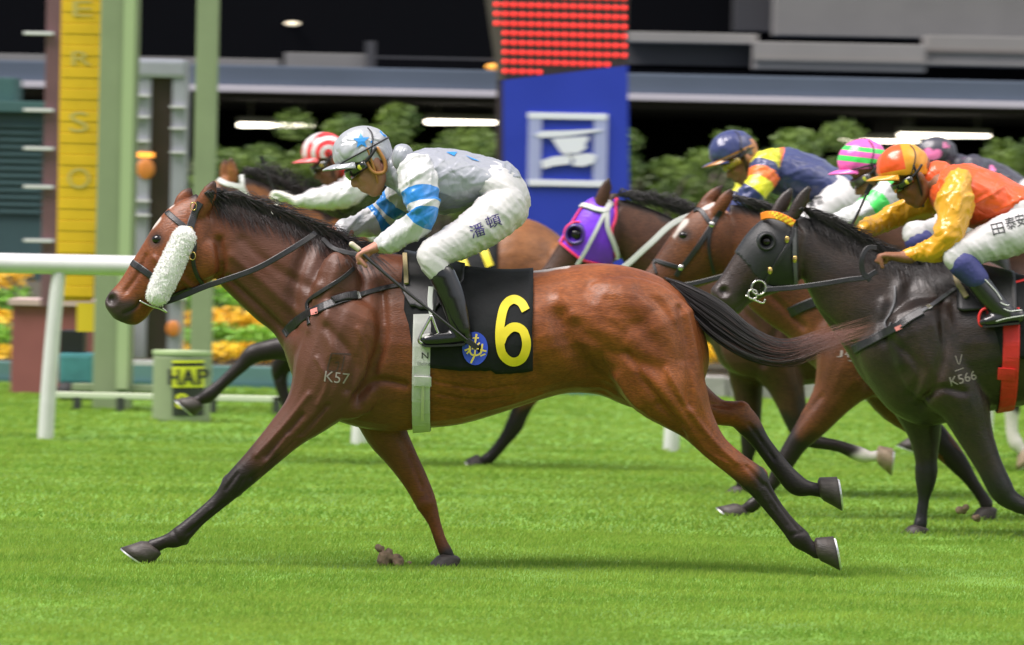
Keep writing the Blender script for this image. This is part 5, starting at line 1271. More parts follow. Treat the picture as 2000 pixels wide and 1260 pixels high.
MN = dict(skin=SKIN_TAN, jacket=satin('navy_silk', NAVY, [(.0, .16, NY), (.16, .22, NO)]), collar=satin('yellow_silk', NY), sleeve=satin('navy_silk_hoops', NAVY, [(-.1, .10, NY), (.22, .37, NO), (.37, .55, NY)]), cuff=satin('navy_cuff', NAVY), breeches=BREECH, boot=BOOT_MATT, cap=cN, lens=LENS_YELLOW, disc=LENS_YELLOW)
jN = jockey('jockey in navy silks with yellow and orange sleeve hoops and a navy cap', R3, JN, MN, .0095)
bvb = bvh_of(jN['breeches'].data)
for ch, x0, y0, x1, y1 in (('\u83ab', 1578, 390, 1592, 406), ('\u96f7', 1593, 384, 1608, 400)):
    V2, Fc = text_2d(ch); V2 = fit_2d(V2, x0, y0, x1, y1, rot=-.3); decal('lettering', V2, Fc, R3, bvb, .003, BLACK_INK, jN['breeches'], edge=5)
# pink and green
fG = A6(.84, 1684, 314)
JG = jx(fG, J6, ear=(1712, 342), tilt=30, helmet=(1684, 314), htilt=12,
        torso=[(1738, 345, 24, .07), (1752, 352, 38, .15), (1775, 362, 48, .19), (1806, 374, 52, .19), (1842, 388, 50, .175), (1874, 400, 42, .165), (1900, 408, 36, .16)],
        pelvis=[(1872, 400, 38, .165), (1892, 412, 42, .18), (1904, 430, 42, .19), (1906, 444, 38, .18)],
        arms=[dict(pts=[(1752, 352, 26), (1738, 372, 27), (1718, 392, 25), (1690, 412, 22), (1660, 426, 19), (1632, 436, 14)], y=[-.15, -.22, -.24, -.2], hand=((1618, 440), (1596, 446), (1590, 462)), flip=1),
              dict(pts=[(1752, 358, 26), (1730, 384, 26), (1700, 408, 22), (1668, 424, 18), (1640, 432, 14)], y=[.15, .2, .17, .06], hand=((1628, 436), (1608, 440), (1602, 454)), flip=-1)],
        legs=[dict(thigh=[(1900, 440, 38), (1868, 446, 38), (1836, 452, 34), (1806, 452, 30), (1790, 456, 27)], shin=[(1798, 476, 25), (1815, 500, 20)], knee=1, y=[s * .13, s * .2, s * .26, s * .28],
                   boot=[(1812, 495, 19), (1830, 530, 20), (1846, 560, 18), (1852, 570, 17)], foot=[(1870, 580, 14), (1850, 582, 14), (1830, 584, 13), (1812, 588, 11), (1804, 590, 8)]) for s in (-1, 1)], vx=.0098, cords=((-.036, -.02),), pads=[])
PINK = (.80, .12, .45); GREEN = (.06, .66, .11)
def stripes(N, L, f, y, u):
    q = mth(N, L, 'MULTIPLY_ADD', f, -.32, u)
    c = PINK
    for lo, hi in ((-.012, .014), (.042, .064)):
        c = mixc(N, L, mth(N, L, 'MULTIPLY', mth(N, L, 'GREATER_THAN', q, lo), mth(N, L, 'LESS_THAN', q, hi)), c, GREEN)
    return c
MG = dict(skin=SKIN_TAN, jacket=satin('white_green_silk', (.58, .58, .59), [(.0, .1, GREEN)]), collar=satin('green_silk', GREEN), sleeve=satin('white_green_sleeve', (.58, .58, .59), [(.06, .22, GREEN), (.38, .55, GREEN)]), cuff=satin('white_cuff', (.7, .7, .7)), breeches=BREECH, boot=BOOT_MATT, cap=cap_mat('pink_green_cap', stripes), kneecloth=NAVY_KNEE, lens=M('clear_lens', (.10, .09, .09), .08, spec=.7))
jG = jockey('jockey in a pink cap with green stripes and white and green sleeves', R4, JG, MG, .0095)
# pink hearts
fHt = A6(.70, 1826, 300)
JH = jx(fHt, J6, ear=(1845, 316), tilt=26, helmet=(1828, 302), htilt=8,
        torso=[(1862, 326, 18, .07), (1876, 334, 32, .15), (1895, 342, 38, .19), (1922, 352, 42, .19), (1955, 366, 40, .175), (1982, 378, 34, .165), (2004, 386, 30, .16)],
        pelvis=[(1980, 378, 32, .165), (1996, 390, 36, .18), (2004, 402, 36, .19), (2006, 412, 32, .18)], vx=.0098, cords=((-.036, -.02),), pads=[])
CHAR = (.030, .028, .045)
MH = dict(skin=SKIN_TAN, jacket=satin('charcoal_silk', CHAR), sleeve=satin('charcoal_sleeve', CHAR), breeches=BREECH, boot=BOOT_MATT, cap=satin('charcoal_cap', (.04, .038, .055)))
jH = jockey('jockey in charcoal silks with pink hearts on the cap and back', R1, JH, MH, .011)
PINKSILK = satin('pink_silk', (.80, .18, .42))
def heart_2d(cx, cy, r, rot=0):
    P = []
    for i in range(28):
        t = 2 * math.pi * i / 28; x = 16 * math.sin(t) ** 3; y = 13 * math.cos(t) - 5 * math.cos(2 * t) - 2 * math.cos(3 * t) - math.cos(4 * t); x, y = x * r / 16, -y * r / 16
        P.append((cx + x * math.cos(rot) - y * math.sin(rot), cy + x * math.sin(rot) + y * math.cos(rot)))
    return np.array(P + [(cx, cy)]), [(i, (i + 1) % 28, 28) for i in range(28)]
for c, r, ro in (((1826, 302), 17, .15), ((1852, 284), 7, .9)):
    V2, Fc = heart_2d(*c, r, ro); decal('heart', V2, Fc, R1, jH['helbvh'], .003, PINKSILK, jH['helmet'])
bvj = bvh_of(jH['jacket'].data)
for c, r in (((1893, 313), 7), ((1912, 318), 9), ((1884, 330), 6), ((1940, 330), 7)):
    V2, Fc = heart_2d(*c, r, 1.0); decal('heart', V2, Fc, R1, bvj, .003, PINKSILK, jH['jacket'])
# red and white
fR = A6(.72, 630, 294)
JR = jx(fR, J6, ear=(652, 318), tilt=28, helmet=(631, 295), htilt=12,
        arms=[dict(pts=[(706, 338, 24), (700, 352, 28), (688, 372, 25), (664, 382, 23), (625, 388, 19), (584, 393, 13)], y=[-.14, -.2, -.22, -.16], hand=((566, 389), (544, 378), (536, 394)), flip=1, glove=True),
              dict(pts=[(700, 340, 22), (684, 360, 22), (660, 376, 19), (610, 384, 15), (570, 384, 11)], y=[.14, .2, .15, .06], hand=((560, 382), (540, 378), (534, 392)), flip=-1, glove=True)], vx=.0098, cords=(), tie=False, pads=[], peak=.062)
RED = (.75, .025, .03)
def swirl(N, L, f, y, u):
    d = mth(N, L, 'SQRT', mth(N, L, 'ADD', mth(N, L, 'POWER', mth(N, L, 'ADD', f, .03), 2), mth(N, L, 'POWER', mth(N, L, 'ADD', u, .02), 2)))
    fr = mth(N, L, 'FRACT', mth(N, L, 'MULTIPLY', d, 21))
    return mixc(N, L, mth(N, L, 'LESS_THAN', fr, .5), (.60, .58, .58), RED)
MR = dict(skin=SKIN_DARK, jacket=satin('red_black_silk', (.02, .015, .02), [(.0, .18, RED), (.3, .4, RED)]), collar=satin('red_collar', RED), sleeve=satin('white_sleeve', (.60, .59, .60), [(-.1, .05, RED)]), cuff=satin('white_cuff2', (.7, .7, .7)), breeches=BREECH, boot=BOOT_MATT, cap=cap_mat('red_white_cap', swirl), peak=satin('red_peak', (.75, .12, .12)), glove=M('white_glove', (.70, .69, .62), .7, bump=.4, bscale=90), lens=LENS, disc=LENS_YELLOW)
jR = jockey('jockey in a red and white swirl cap with white sleeves and gloves', R2, JR, MR, .0095)
whip('black whip in the white gloved hand beside the raised mane', R2, [(548, 388, -.1), (530, 362, -.1), (516, 322, -.1)], None, .008)
# ================================================================ the course and what stands beyond it
def prism_px(name, pts, Y, depth, mat, parent=None):
    """an outline measured at distance Y, given real thickness"""
    A = [W(x, y, Y) for x, y in pts]; n = len(A)
    V = [tuple(p) for p in A] + [(p.x, p.y + depth, p.z) for p in A]
    Fc = [tuple(range(n)), tuple(range(2 * n - 1, n - 1, -1))] + [(i, i + n, (i + 1) % n + n, (i + 1) % n) for i in range(n)]
    me = mesh(name, V, Fc); bm = bmesh.new(); bm.from_mesh(me); bmesh.ops.recalc_face_normals(bm, faces=bm.faces); bm.to_mesh(me); bm.free()
    return link(name, me, mat, parent, smooth=False)

# turf sheet, slightly uneven
NX, NY = 70, 110; gx = np.linspace(-30, 30, NX); gy = np.concatenate([np.linspace(-15, 18.5, NY - 1), [18.52]])
def gz(x, y): return .012 * noise.noise(Vector((x * .8, y * .8, 0))) + .006 * noise.noise(Vector((x * 3, y * 3, 4)))
V = [(x, y, gz(x, y)) for y in gy for x in gx]; Fc = [(j * NX + i, j * NX + i + 1, (j + 1) * NX + i + 1, (j + 1) * NX + i) for j in range(NY - 1) for i in range(NX - 1)]
turf_soil = M('turf_soil', (.115, .235, .026), .9, var=.25, vscale=3, bump=.6, bscale=40)
structure('turf_ground', mesh('turf_ground', V, Fc), turf_soil, True)
structure('verge_ground', mesh('verge_ground', [(-80, 18.5, -.02), (80, 18.5, -.02), (80, 120, -.02), (-80, 120, -.02)], [(0, 1, 2, 3)]), M('verge_earth', (.05, .055, .04), .9, var=.3, vscale=2))
# grass blades
def grass_mat():
    m = bpy.data.materials.new('grass_blades'); m.use_nodes = True; N, L = nodes_of(m); b = N['Principled BSDF']
    g = N.new('ShaderNodeNewGeometry'); r = N.new('ShaderNodeTexNoise'); r.inputs['Scale'].default_value = 1.1; r.inputs['Detail'].default_value = 7; r.inputs['Roughness'].default_value = .62
    mp = N.new('ShaderNodeMapping'); mp.inputs['Scale'].default_value = (.35, 1.6, 1); L.new(g.outputs['Position'], mp.inputs[0]); L.new(mp.outputs[0], r.inputs['Vector'])
    k = N.new('ShaderNodeMapRange'); k.inputs[1].default_value = .30; k.inputs[2].default_value = .66; L.new(r.outputs['Fac'], k.inputs[0])
    c = mixc(N, L, k.outputs[0], (.145, .30, .040), (.31, .45, .072))
    c = mixc(N, L, attr_node(N, 'v'), c, (.33, .43, .08))
    L.new(c, b.inputs['Base Color']); b.inputs['Roughness'].default_value = .55; b.inputs['Specular IOR Level'].default_value = .05
    tr = N.new('ShaderNodeBsdfTranslucent'); L.new(c, tr.inputs[0]); mx = N.new('ShaderNodeMixShader'); mx.inputs[0].default_value = .6
    L.new(b.outputs[0], mx.inputs[1]); L.new(tr.outputs[0], mx.inputs[2]); L.new(mx.outputs[0], N['Material Output'].inputs[0])
    return m
def blades(n, x0, x1, y0, y1, h, wd, bias=1.0):
    X = rng.uniform(x0, x1, n); Yv = y0 + (y1 - y0) * rng.random(n) ** bias
    Z = np.array([gz(a, b) for a, b in zip(X, Yv)]); a = rng.uniform(0, 2 * math.pi, n)
    hh = h * rng.uniform(.5, 1.15, n); lean = rng.normal(0, .55, (n, 2)) * hh[:, None] + np.array([.25, 0]) * hh[:, None]
    d = np.stack([np.cos(a), np.sin(a)], 1) * wd[0] if isinstance(wd, tuple) else np.stack([np.cos(a), np.sin(a)], 1) * wd
    P = np.empty((n, 4, 3))
    P[:, 0] = np.stack([X - d[:, 0], Yv - d[:, 1], Z - .004], 1); P[:, 1] = np.stack([X + d[:, 0], Yv + d[:, 1], Z - .004], 1)
    m = np.stack([X + lean[:, 0], Yv + lean[:, 1], Z + hh * .92], 1); dd = np.concatenate([d * .3, np.zeros((n, 1))], 1)
    P[:, 2] = m + dd; P[:, 3] = m - dd
    return P.reshape(-1, 3), np.repeat(np.clip(rng.random(n) ** 3, 0, 1), 4)
def grass(name, sets):
    V = np.vstack([s[0] for s in sets]); vv = np.concatenate([s[1] for s in sets]); n = len(V) // 4; b = np.arange(n) * 4
    me = bpy.data.meshes.new(name); me.vertices.add(len(V)); me.vertices.foreach_set('co', V.ravel())
    q = np.stack([b, b + 1, b + 2, b + 3], 1)
    loops = q.ravel().astype(np.int32); st = (np.arange(n) * 4).astype(np.int32)
    me.loops.add(len(loops)); me.loops.foreach_set('vertex_index', loops); me.polygons.add(n); me.polygons.foreach_set('loop_start', st)
    me.update(calc_edges=True); me.validate(); set_attr(me, 'v', vv)
    o = link(name, me, grass_mat()); o['kind'] = 'stuff'; return o
grass('grass', [blades(215000, -2.6, 2.6, -3.9, 2.2, .017, .0026), blades(80000, -3.2, 3.2, 2.0, 9.5, .022, .0048), blades(40000, -4.2, 4.2, 9.3, 18.4, .026, .008), blades(34000, -9, -2.6, -7, 18.4, .026, .011), blades(34000, 2.6, 9, -7, 18.4, .026, .011), blades(12000, -2.6, 2.6, -8, -3.9, .022, .008)])

# white running rail on leaning posts
YR = 9.8
POST_WHITE = M('white_plastic', (.62, .62, .62), .4, var=.05, vscale=6)
rail = thing('running_rail', 'white tubular running rail on slim leaning posts along the turf', 'rail')
a = W(100, 516, YR); sh = Shells(); sh.tube([(-9, YR, a.z), (-3, YR, a.z), (3, YR, a.z), (9, YR, a.z)], [.058] * 4, n=20); link('rail_tube', sh.mesh('rail_tube'), POST_WHITE, rail)
for px in (-520, 88, 700, 1310, 1920):
    x = W(px, 855, YR).x; sh = Shells(); sh.tube([(x, YR, -.05), (x + .02, YR, .4), (x + .05, YR, .85), (x + .07, YR, a.z)], [.046, .045, .042, .038], n=14); link('post', sh.mesh('post'), POST_WHITE, rail)

# winning post gantry
GREEN_P = M('sage_green_paint', (.21, .26, .145), .55, var=.06, vscale=4)
GREEN_D = M('sage_green_shadow_side', (.25, .34, .16), .55, var=.06, vscale=4)
YG = 14.0
gan = thing('winning_post', 'pale green steel winning post frame with two tall posts', 'post')
box_px('post', 190, -120, 262, 775, YG, .30, GREEN_P, gan, .012, True)
box_px('edge_strip', 236, -120, 258, 760, YG - .02, .02, M('light_green_strip', (.33, .42, .22), .5), gan)
box_px('post', 378, -120, 420, 772, YG, .16, GREEN_P, gan, .012, True)
box_px('cross_bar', 140, 752, 430, 766, YG + .02, .10, GREEN_P, gan, .01)
box_px('base_bar', 100, 770, 560, 782, YG - .25, .08, M('white_green_paint', (.55, .60, .45), .5), gan, .01)
for px in (150, 235, 415, 540):
    box_px('foot', px - 8, 775, px + 8, 800, YG - .25, .07, M('dark_foot', (.03, .035, .03), .6), gan, .005, True)
sgn = thing('yellow_sign', 'tall yellow ribbed vertical sign board with faint grey letters beside the green post', 'sign')
YEL = M('yellow_sign_paint', (.70, .44, .010), .45, var=.07, vscale=7); YEL2 = M('yellow_sign_groove', (.70, .40, .008), .5)
slat_me = None
for i, y in enumerate(np.arange(-40, 580, 21.4)):
    x0, x1 = 121 - y * .021, 206 - y * .042
    A = W(x0, y + 10, YG + .1); B = W(x1, y + 10, YG + .1); zt = W(160, y, YG + .1).z; zb = W(160, y + 21.6, YG + .1).z
    link('slat', box_mesh('slat', A.x, B.x, YG + .132 + .003 * (i % 2), YG + .158, zb + .002, zt, .006), YEL, sgn, False)
prism_px('backing', [(121, -60), (208, -60), (181, 588), (109, 588)], YG + .16, .03, YEL2, sgn)
LGREY = M('faint_grey_lettering', (.50, .40, .10), .6)
bvs = None
for ch, x0, y0, x1, y1 in (('E', 142, 2, 180, 32), ('R', 140, 100, 178, 128), ('S', 136, 218, 172, 258), ('O', 132, 328, 176, 368)):
    V2, Fc = text_2d(ch); V2 = fit_2d(V2, x0, y0, x1, y1); A = [W(v[0], v[1], YG + .128) for v in V2]
    o = link('letter', mesh('letter', A, Fc), LGREY, sgn, False)
box_px('lower_panel', 150, 592, 184, 648, YG + .14, .04, M('yellow_panel', (.70, .52, .02), .5), sgn)
# maroon mast; light streaks of its small lamps built as pale bars
mast = thing('maroon_mast', 'slim maroon mast with pale bars standing in for lamp streaks at the far left', 'mast')
MAROON = M('maroon_paint', (.15, .075, .085), .5, var=.1, vscale=5)
box_px('pole', 86, -120, 116, 600, 16.0, .14, MAROON, mast, .01)
for y in (65, 215, 290, 365, 470): box_px('lamp_streak_bar', 46, y - 4, 104, y + 4, 15.96, .03, M('pale_bar', (.55, .54, .56), .4), mast, .004)
rb = thing('red_cabinet', 'brick red cabinet with a pale top edge below the maroon mast', 'cabinet')
box_px('case', 22, 592, 205, 762, 16.4, .6, M('brick_red_paint', (.27, .085, .085), .55, var=.08, vscale=4), rb, .01, True)
box_px('top_edge', 16, 586, 208, 598, 16.36, .68, M('pale_pink_edge', (.55, .40, .38), .5), rb, .004)
crt = thing('teal_cart', 'small teal cart with a black box on top by the green post', 'cart')
box_px('tub', 114, 690, 182, 752, 15.2, .4, M('teal_plastic', (.06, .22, .24), .4, var=.15, vscale=9), crt, .03)
box_px('box', 116, 646, 164, 690, 15.25, .3, M('black_plastic', (.012, .012, .014), .4), crt, .01)
for px in (132, 168):
    p = W(px, 770, 15.3); sh = Shells(); sh.tube([(p.x, 15.2, .07), (p.x, 15.26, .07)], [.07, .07], n=16, lat=(1, 0, 0)); link('wheel', sh.mesh('wheel'), M('black_rubber', (.012, .012, .012), .7), crt)
box_px('frame', 118, 748, 178, 762, 15.3, .25, M('black_plastic', (.012, .012, .014), .4), crt)
# clock cabinet
clk = thing('clock_tower', 'tall silver framed clock cabinet with orange lit figures on a brown panel', 'clock')
SILV = M('silver_frame', (.36, .37, .42), .35, metal=.3, var=.08, vscale=5)
box_px('frame_side', 262, 118, 290, 700, 17.0, .35, SILV, clk, .01); box_px('frame_side', 332, 118, 360, 700, 17.0, .35, SILV, clk, .01)
box_px('frame_top', 262, 115, 360, 152, 16.98, .39, SILV, clk, .03)
box_px('panel', 290, 150, 332, 700, 17.06, .2, M('brown_glass', (.060, .045, .038), .18, spec=.6), clk)
AMB = M('amber_lamp', (1.0, .36, .05), .4, emit=1.3); AMB2 = M('amber_dim_lamp', (.5, .17, .03), .5, emit=.16)
box_px('figure', 265, 297, 300, 308, 16.985, .01, AMB, clk, .002)
sh = Shells(); p = W(284, 330, 16.99); sh.ell(p, (.065, .02, .075)); link('figure', sh.mesh('figure'), AMB2, clk)
sh = Shells(); p = W(338, 642, 16.98); sh.ell(p, (.05, .02, .06)); link('figure', sh.mesh('figure'), AMB2, clk)
for y in (186, 228, 275, 392, 420, 560): box_px('shelf', 258, y - 3, 292, y + 3, 16.96, .04, M('pale_bar', (.55, .54, .56), .4), clk); box_px('shelf', 332, y + 20, 362, y + 25, 16.96, .04, M('pale_bar', (.55, .54, .56), .4), clk)
box_px('lamp_bracket', 250, 704, 302, 714, 16.2, .1, M('pale_bar', (.55, .54, .56), .4), clk, .004)
# green drum marker
YD = 12.35
drum = thing('marker_drum', 'short pale green drum with black and yellow lettering on the grass', 'marker')
c = W(355, 760, YD + .19); zt = W(355, 690, YD).z
sh = Shells(); sh.tube([(c.x, YD + .19, -.03), (c.x, YD + .19, zt * .5), (c.x, YD + .19, zt)], [.185] * 3, n=36, lat=(0, 1, 0), cap=False); dr = link('shell', sh.mesh('shell'), GREEN_P, drum)
sh = Shells(); sh.tube([(c.x, YD + .19, zt - .015), (c.x, YD + .19, zt + .012)], [.19] * 2, n=36, cap=False); link('rim', sh.mesh('rim'), M('light_green_strip', (.33, .42, .22), .5), drum)
class RD: s = F / (YD + 20); Y = YD
RD.p = staticmethod(lambda px, py, y=0.0: W(px, py, YD + y))
bvd2 = bvh_of(dr.data)
pl = decal('sign_plate', *poly_2d([(337, 704), (396, 704), (396, 812), (337, 812)]), RD, bvd2, .004, M('black_plate', (.02, .025, .018), .5), drum, ydef=0, edge=12)
decal('yellow_plate', *poly_2d([(337, 716), (396, 716), (396, 757), (337, 757)]), RD, bvd2, .008, M('lit_yellow', (.62, .66, .03), .5), drum, ydef=0, edge=12)
decal('yellow_plate', *poly_2d([(337, 704), (396, 704), (396, 709), (337, 709)]), RD, bvd2, .008, M('lit_yellow', (.62, .66, .03), .5), drum, ydef=0, edge=12)
for tx, x0, y0, x1, y1, mt in (('H', 331, 721, 350, 752, BLACK_INK), ('A', 355, 721, 379, 752, BLACK_INK), ('P', 384, 721, 402, 752, BLACK_INK), ('8', 345, 768, 364, 798, M('lit_yellow', (.62, .66, .03), .5))):
    V2, Fc = text_2d(tx); V2 = fit_2d(V2, x0, y0, x1, y1)
    for dx in (-1.5, 0, 1.5): decal('letter', V2 + (dx, 0), Fc, RD, bvd2, .012 + dx * .0003, mt, drum, ydef=0, edge=9)
# teal kiosk
kio = thing('teal_kiosk', 'dark teal kiosk with louvres and a lighter roof at the far left', 'kiosk')
TEAL = M('dark_teal_paint', (.040, .085, .090), .5, var=.12, vscale=3)
box_px('wall', -160, 215, 98, 590, 24.0, 1.5, TEAL, kio, .01, True); box_px('roof', -170, 196, 104, 218, 23.9, 1.7, M('light_teal_paint', (.05, .12, .115), .5), kio, .01)
box_px('header', -160, 150, 30, 196, 24.2, .6, M('light_teal_paint', (.05, .12, .115), .5), kio, .01)
for y in range(240, 420, 14): box_px('louvre', -150, y, 80, y + 8, 23.97, .05, TEAL, kio, .003)
# flower beds stepping up from a low teal kerb wall
TW = M('pale_teal_wall', (.10, .20, .20), .6, var=.1, vscale=3)
z1 = W(460, 716, 18.4).z
kw = tag(link('kerb_wall', box_mesh('kerb_wall', -12, W(1360, 740, 18.4).x, 18.4, 18.55, -.02, z1, .01), TW, None, False), 'low pale teal kerb wall in front of the flower beds', 'wall')
box_px('lower_band', -900, 742, 1350, 764, 18.37, .03, M('teal_band', (.06, .14, .16), .6), kw)
stw = thing('stone_kerb', 'low grey stone kerb behind the bay horse legs', 'kerb')
for i in range(14):
    x = 1362 + i * 62; box_px('stone', x, 738 + random.uniform(-3, 3), x + 58, 766, 18.42 + random.uniform(-.02, .02), .3, M('grey_stone', (.27, .26, .25), .8, var=.2, vscale=10, bump=.5, bscale=30), stw, .015, True)
def leaf_cloud(n, cen, rad, size, flat=.9, seedf=None):
    """many small folded leaves spread through a volume"""
    V = []; Fc = []
    for i in range(n):
        while True:
            q = rng.uniform(-1, 1, 3); r = np.linalg.norm(q)
            if r < 1 and r > .25 * rng.random(): break
        p = np.array(cen) + q * np.array(rad)
        a = rng.normal(0, 1, 3); a /= np.linalg.norm(a); b = np.cross(a, rng.normal(0, 1, 3)); b /= np.linalg.norm(b) + 1e-9; s = size * rng.uniform(.6, 1.3); c_ = np.cross(a, b)
        k = len(V); V += [p - a * s, p + b * s * .45 + c_ * s * .12, p + a * s, p - b * s * .45 + c_ * s * .12]; Fc += [(k, k + 1, k + 2), (k, k + 2, k + 3)]
    return V, Fc
def leaf_mat(name, c1, c2):
    m = bpy.data.materials.new(name); m.use_nodes = True; N, L = nodes_of(m); b = N['Principled BSDF']
    g = N.new('ShaderNodeNewGeometry'); n = N.new('ShaderNodeTexNoise'); n.inputs['Scale'].default_value = 3.5; L.new(g.outputs['Position'], n.inputs['Vector'])
    k = N.new('ShaderNodeMapRange'); k.inputs[1].default_value = .35; k.inputs[2].default_value = .65; L.new(n.outputs['Fac'], k.inputs[0])
    L.new(mixc(N, L, k.outputs[0], c1, c2), b.inputs['Base Color']); b.inputs['Roughness'].default_value = .5; return m
FLOWER = leaf_mat('yellow_flowers', (.78, .44, .01), (.85, .58, .02)); BEDGREEN = leaf_mat('bed_leaves', (.13, .34, .02), (.22, .46, .03)); SHRUB = leaf_mat('shrub_leaves', (.045, .095, .012), (.16, .25, .028)); BARK = M('bark', (.16, .13, .11), .9, var=.3, vscale=12, bump=.6, bscale=30)
for k, (yt, yb, Yr, mt, nm) in enumerate(((664, 712, 18.9, FLOWER, 'yellow_flowers'), (636, 676, 19.4, BEDGREEN, 'leaves'), (604, 646, 19.9, FLOWER, 'yellow_flowers'), (550, 612, 20.5, BEDGREEN, 'leaves'), (520, 566, 21.1, FLOWER, 'yellow_flowers'))):
    V = []; Fc = []
    for px in range(-150, 1500, 26):
        if 40 < px < 330: continue
        ym = (yt + yb) / 2 + random.uniform(-6, 6); p = W(px, ym, Yr); rz = (yb - yt) / 2 * (Yr + 20) / F
        v, f = leaf_cloud(90, p, (.16, .2, rz * random.uniform(.8, 1.2)), .032); n0 = len(V); V += v; Fc += [tuple(i + n0 for i in t) for t in f]
    o = link(nm, mesh(nm, V, Fc), mt, None, False); o['kind'] = 'stuff'
bank_pts = [(18.56, 0), (18.7, W(460, 712, 18.7).z), (19.1, W(460, 700, 19.1).z), (19.7, W(460, 668, 19.7).z), (20.3, W(460, 636, 20.3).z), (21.3, W(460, 590, 21.3).z), (23, W(460, 560, 23).z), (29.5, W(460, 540, 29.5).z)]
V = []; 
for y, z in bank_pts: V += [(-14, y, z), (14, y, z)]
structure('planted_bank', mesh('planted_bank', V, [(2 * i, 2 * i + 1, 2 * i + 3, 2 * i + 2) for i in range(len(bank_pts) - 1)]), M('bank_soil', (.045, .04, .025), .9, var=.3, vscale=6))
shr = [(400, 300, .30), (470, 330, .36), (560, 300, .40), (640, 262, .40), (760, 280, .42), (860, 275, .42), (930, 285, .36), (1270, 300, .40), (1360, 290, .36), (1480, 300, .40), (1590, 285, .42), (1700, 330, .36), (1800, 335, .34), (1890, 330, .36), (1985, 310, .42), (2080, 300, .4)]
words = ('left of the green post', 'just right of the green post', 'under the left strip light', 'behind the red and white cap', 'behind the silver cap', 'behind the silver back', 'left of the blue pillar', 'right of the blue pillar', 'between pillar and navy cap', 'behind the navy jockey', 'right of the navy jockey', 'behind the pink cap', 'behind the hearts cap', 'right of the hearts cap', 'at the far right edge', 'beyond the far right edge')
for (px, py, r), wd in zip(shr, words):
    Ys = 24 + random.uniform(-.6, .9); rt = thing('shrub', 'leafy green shrub ' + wd, 'shrub', group='shrubs on the planted bank')
    p = W(px, py + 95, Ys); zb = W(460, 548, 24).z; V = []; Fc = []
    for q in range(9):
        cc = (p.x + random.uniform(-1, 1) * r * .9, Ys + random.uniform(-.4, .4), p.z + random.uniform(-.55, 1) * .55 * (r / .4))
        v, f = leaf_cloud(380, cc, (r * .5, .3, r * random.uniform(.22, .5)), .026); n0 = len(V); V += v; Fc += [tuple(i + n0 for i in t) for t in f]
    link('crown', mesh('crown', V, Fc), SHRUB, rt, False)
    sh = Shells()
    for q in range(3): sh.tube([(p.x + .05 * q - .05, Ys, zb - .1), (p.x + random.uniform(-.1, .1), Ys, (zb + p.z) / 2), (p.x + random.uniform(-.3, .3), Ys, p.z + .2)], [.035, .028, .012], n=7)
    link('trunk', sh.mesh('trunk'), BARK, rt)
hdg = thing('hedge', 'long dark clipped hedge behind the separate shrubs on the planted bank', 'hedge'); V = []; Fc = []
for px in range(330, 2140, 22):
    for q in range(2):
        v, f = leaf_cloud(130, W(px, random.uniform(345, 470), 25.6), (.16, .3, .26), .03); n0 = len(V); V += v; Fc += [tuple(i + n0 for i in t) for t in f]
link('crown', mesh('crown', V, Fc), leaf_mat('hedge_leaves', (.035, .06, .016), (.10, .14, .03)), hdg, False)
# LED tower
YL = 20.5
led = thing('display_tower', 'blue display tower with a white framed bird emblem and red lamp rows above', 'display')
box_px('core', 968, -140, 1222, 700, YL, .7, M('display_black', (.035, .022, .024), .5), led, .03, True)
prism_px('side_fin', [(928, -140), (975, -140), (986, 157), (972, 157)], YL - .01, .5, M('brown_fin', (.07, .058, .05), .5), led)
prism_px('blue_cladding', [(982, 157), (1226, 128), (1233, 735), (985, 735)], YL - .03, .76, M('blue_cladding', (.014, .035, .40), .45, var=.06, vscale=3), led)
LEDR = M('red_led', (1.0, .035, .03), .4, emit=1.25)
sh = Shells(); sh.ell((0, 0, 0), (.015, .012, .022), n=10, m=6); lme = sh.mesh('led_lamp'); lme.materials.append(LEDR)
for i, y in enumerate(np.arange(-10, 160, 18.6)):
    for j, x in enumerate(np.arange(970, 1222, 16.6)):
        yy = y + (x - 978) * .028
        if x < 962 + max(y, 0) * .14: continue
        if yy > 157 - (x - 982) * .119 - 6: continue
        o = link('led_lamp', lme, None, led); o.location = W(x, yy, YL - .012)
LIL = M('pale_lilac_paint', (.33, .36, .62), .5); LW = M('white_emblem', (.70, .72, .84), .5)
for r_ in ((1031, 222, 1057, 364), (1159, 222, 1186, 364)): box_px('emblem_frame', r_[0], r_[1], r_[2], r_[3], YL - .05, .02, LIL, led, .004)
for r_ in ((1031, 221, 1186, 233), (1031, 352, 1186, 364)): box_px('emblem_frame', r_[0], r_[1], r_[2], r_[3], YL - .053, .02, LW, led, .004)
for pts in ([(1044, 263), (1060, 256), (1110, 255), (1172, 252), (1176, 255), (1140, 262), (1100, 267), (1055, 269)], [(1078, 271), (1150, 266), (1148, 276), (1143, 280), (1145, 290), (1128, 300), (1096, 298), (1086, 284)], [(1092, 296), (1121, 303), (1150, 299), (1165, 304), (1160, 318), (1140, 325), (1118, 324), (1122, 312)], [(1057, 314), (1080, 306), (1118, 303), (1114, 320), (1080, 324), (1060, 330)]):
    prism_px('emblem_bird', pts, YL - .056, .02, LW, led)
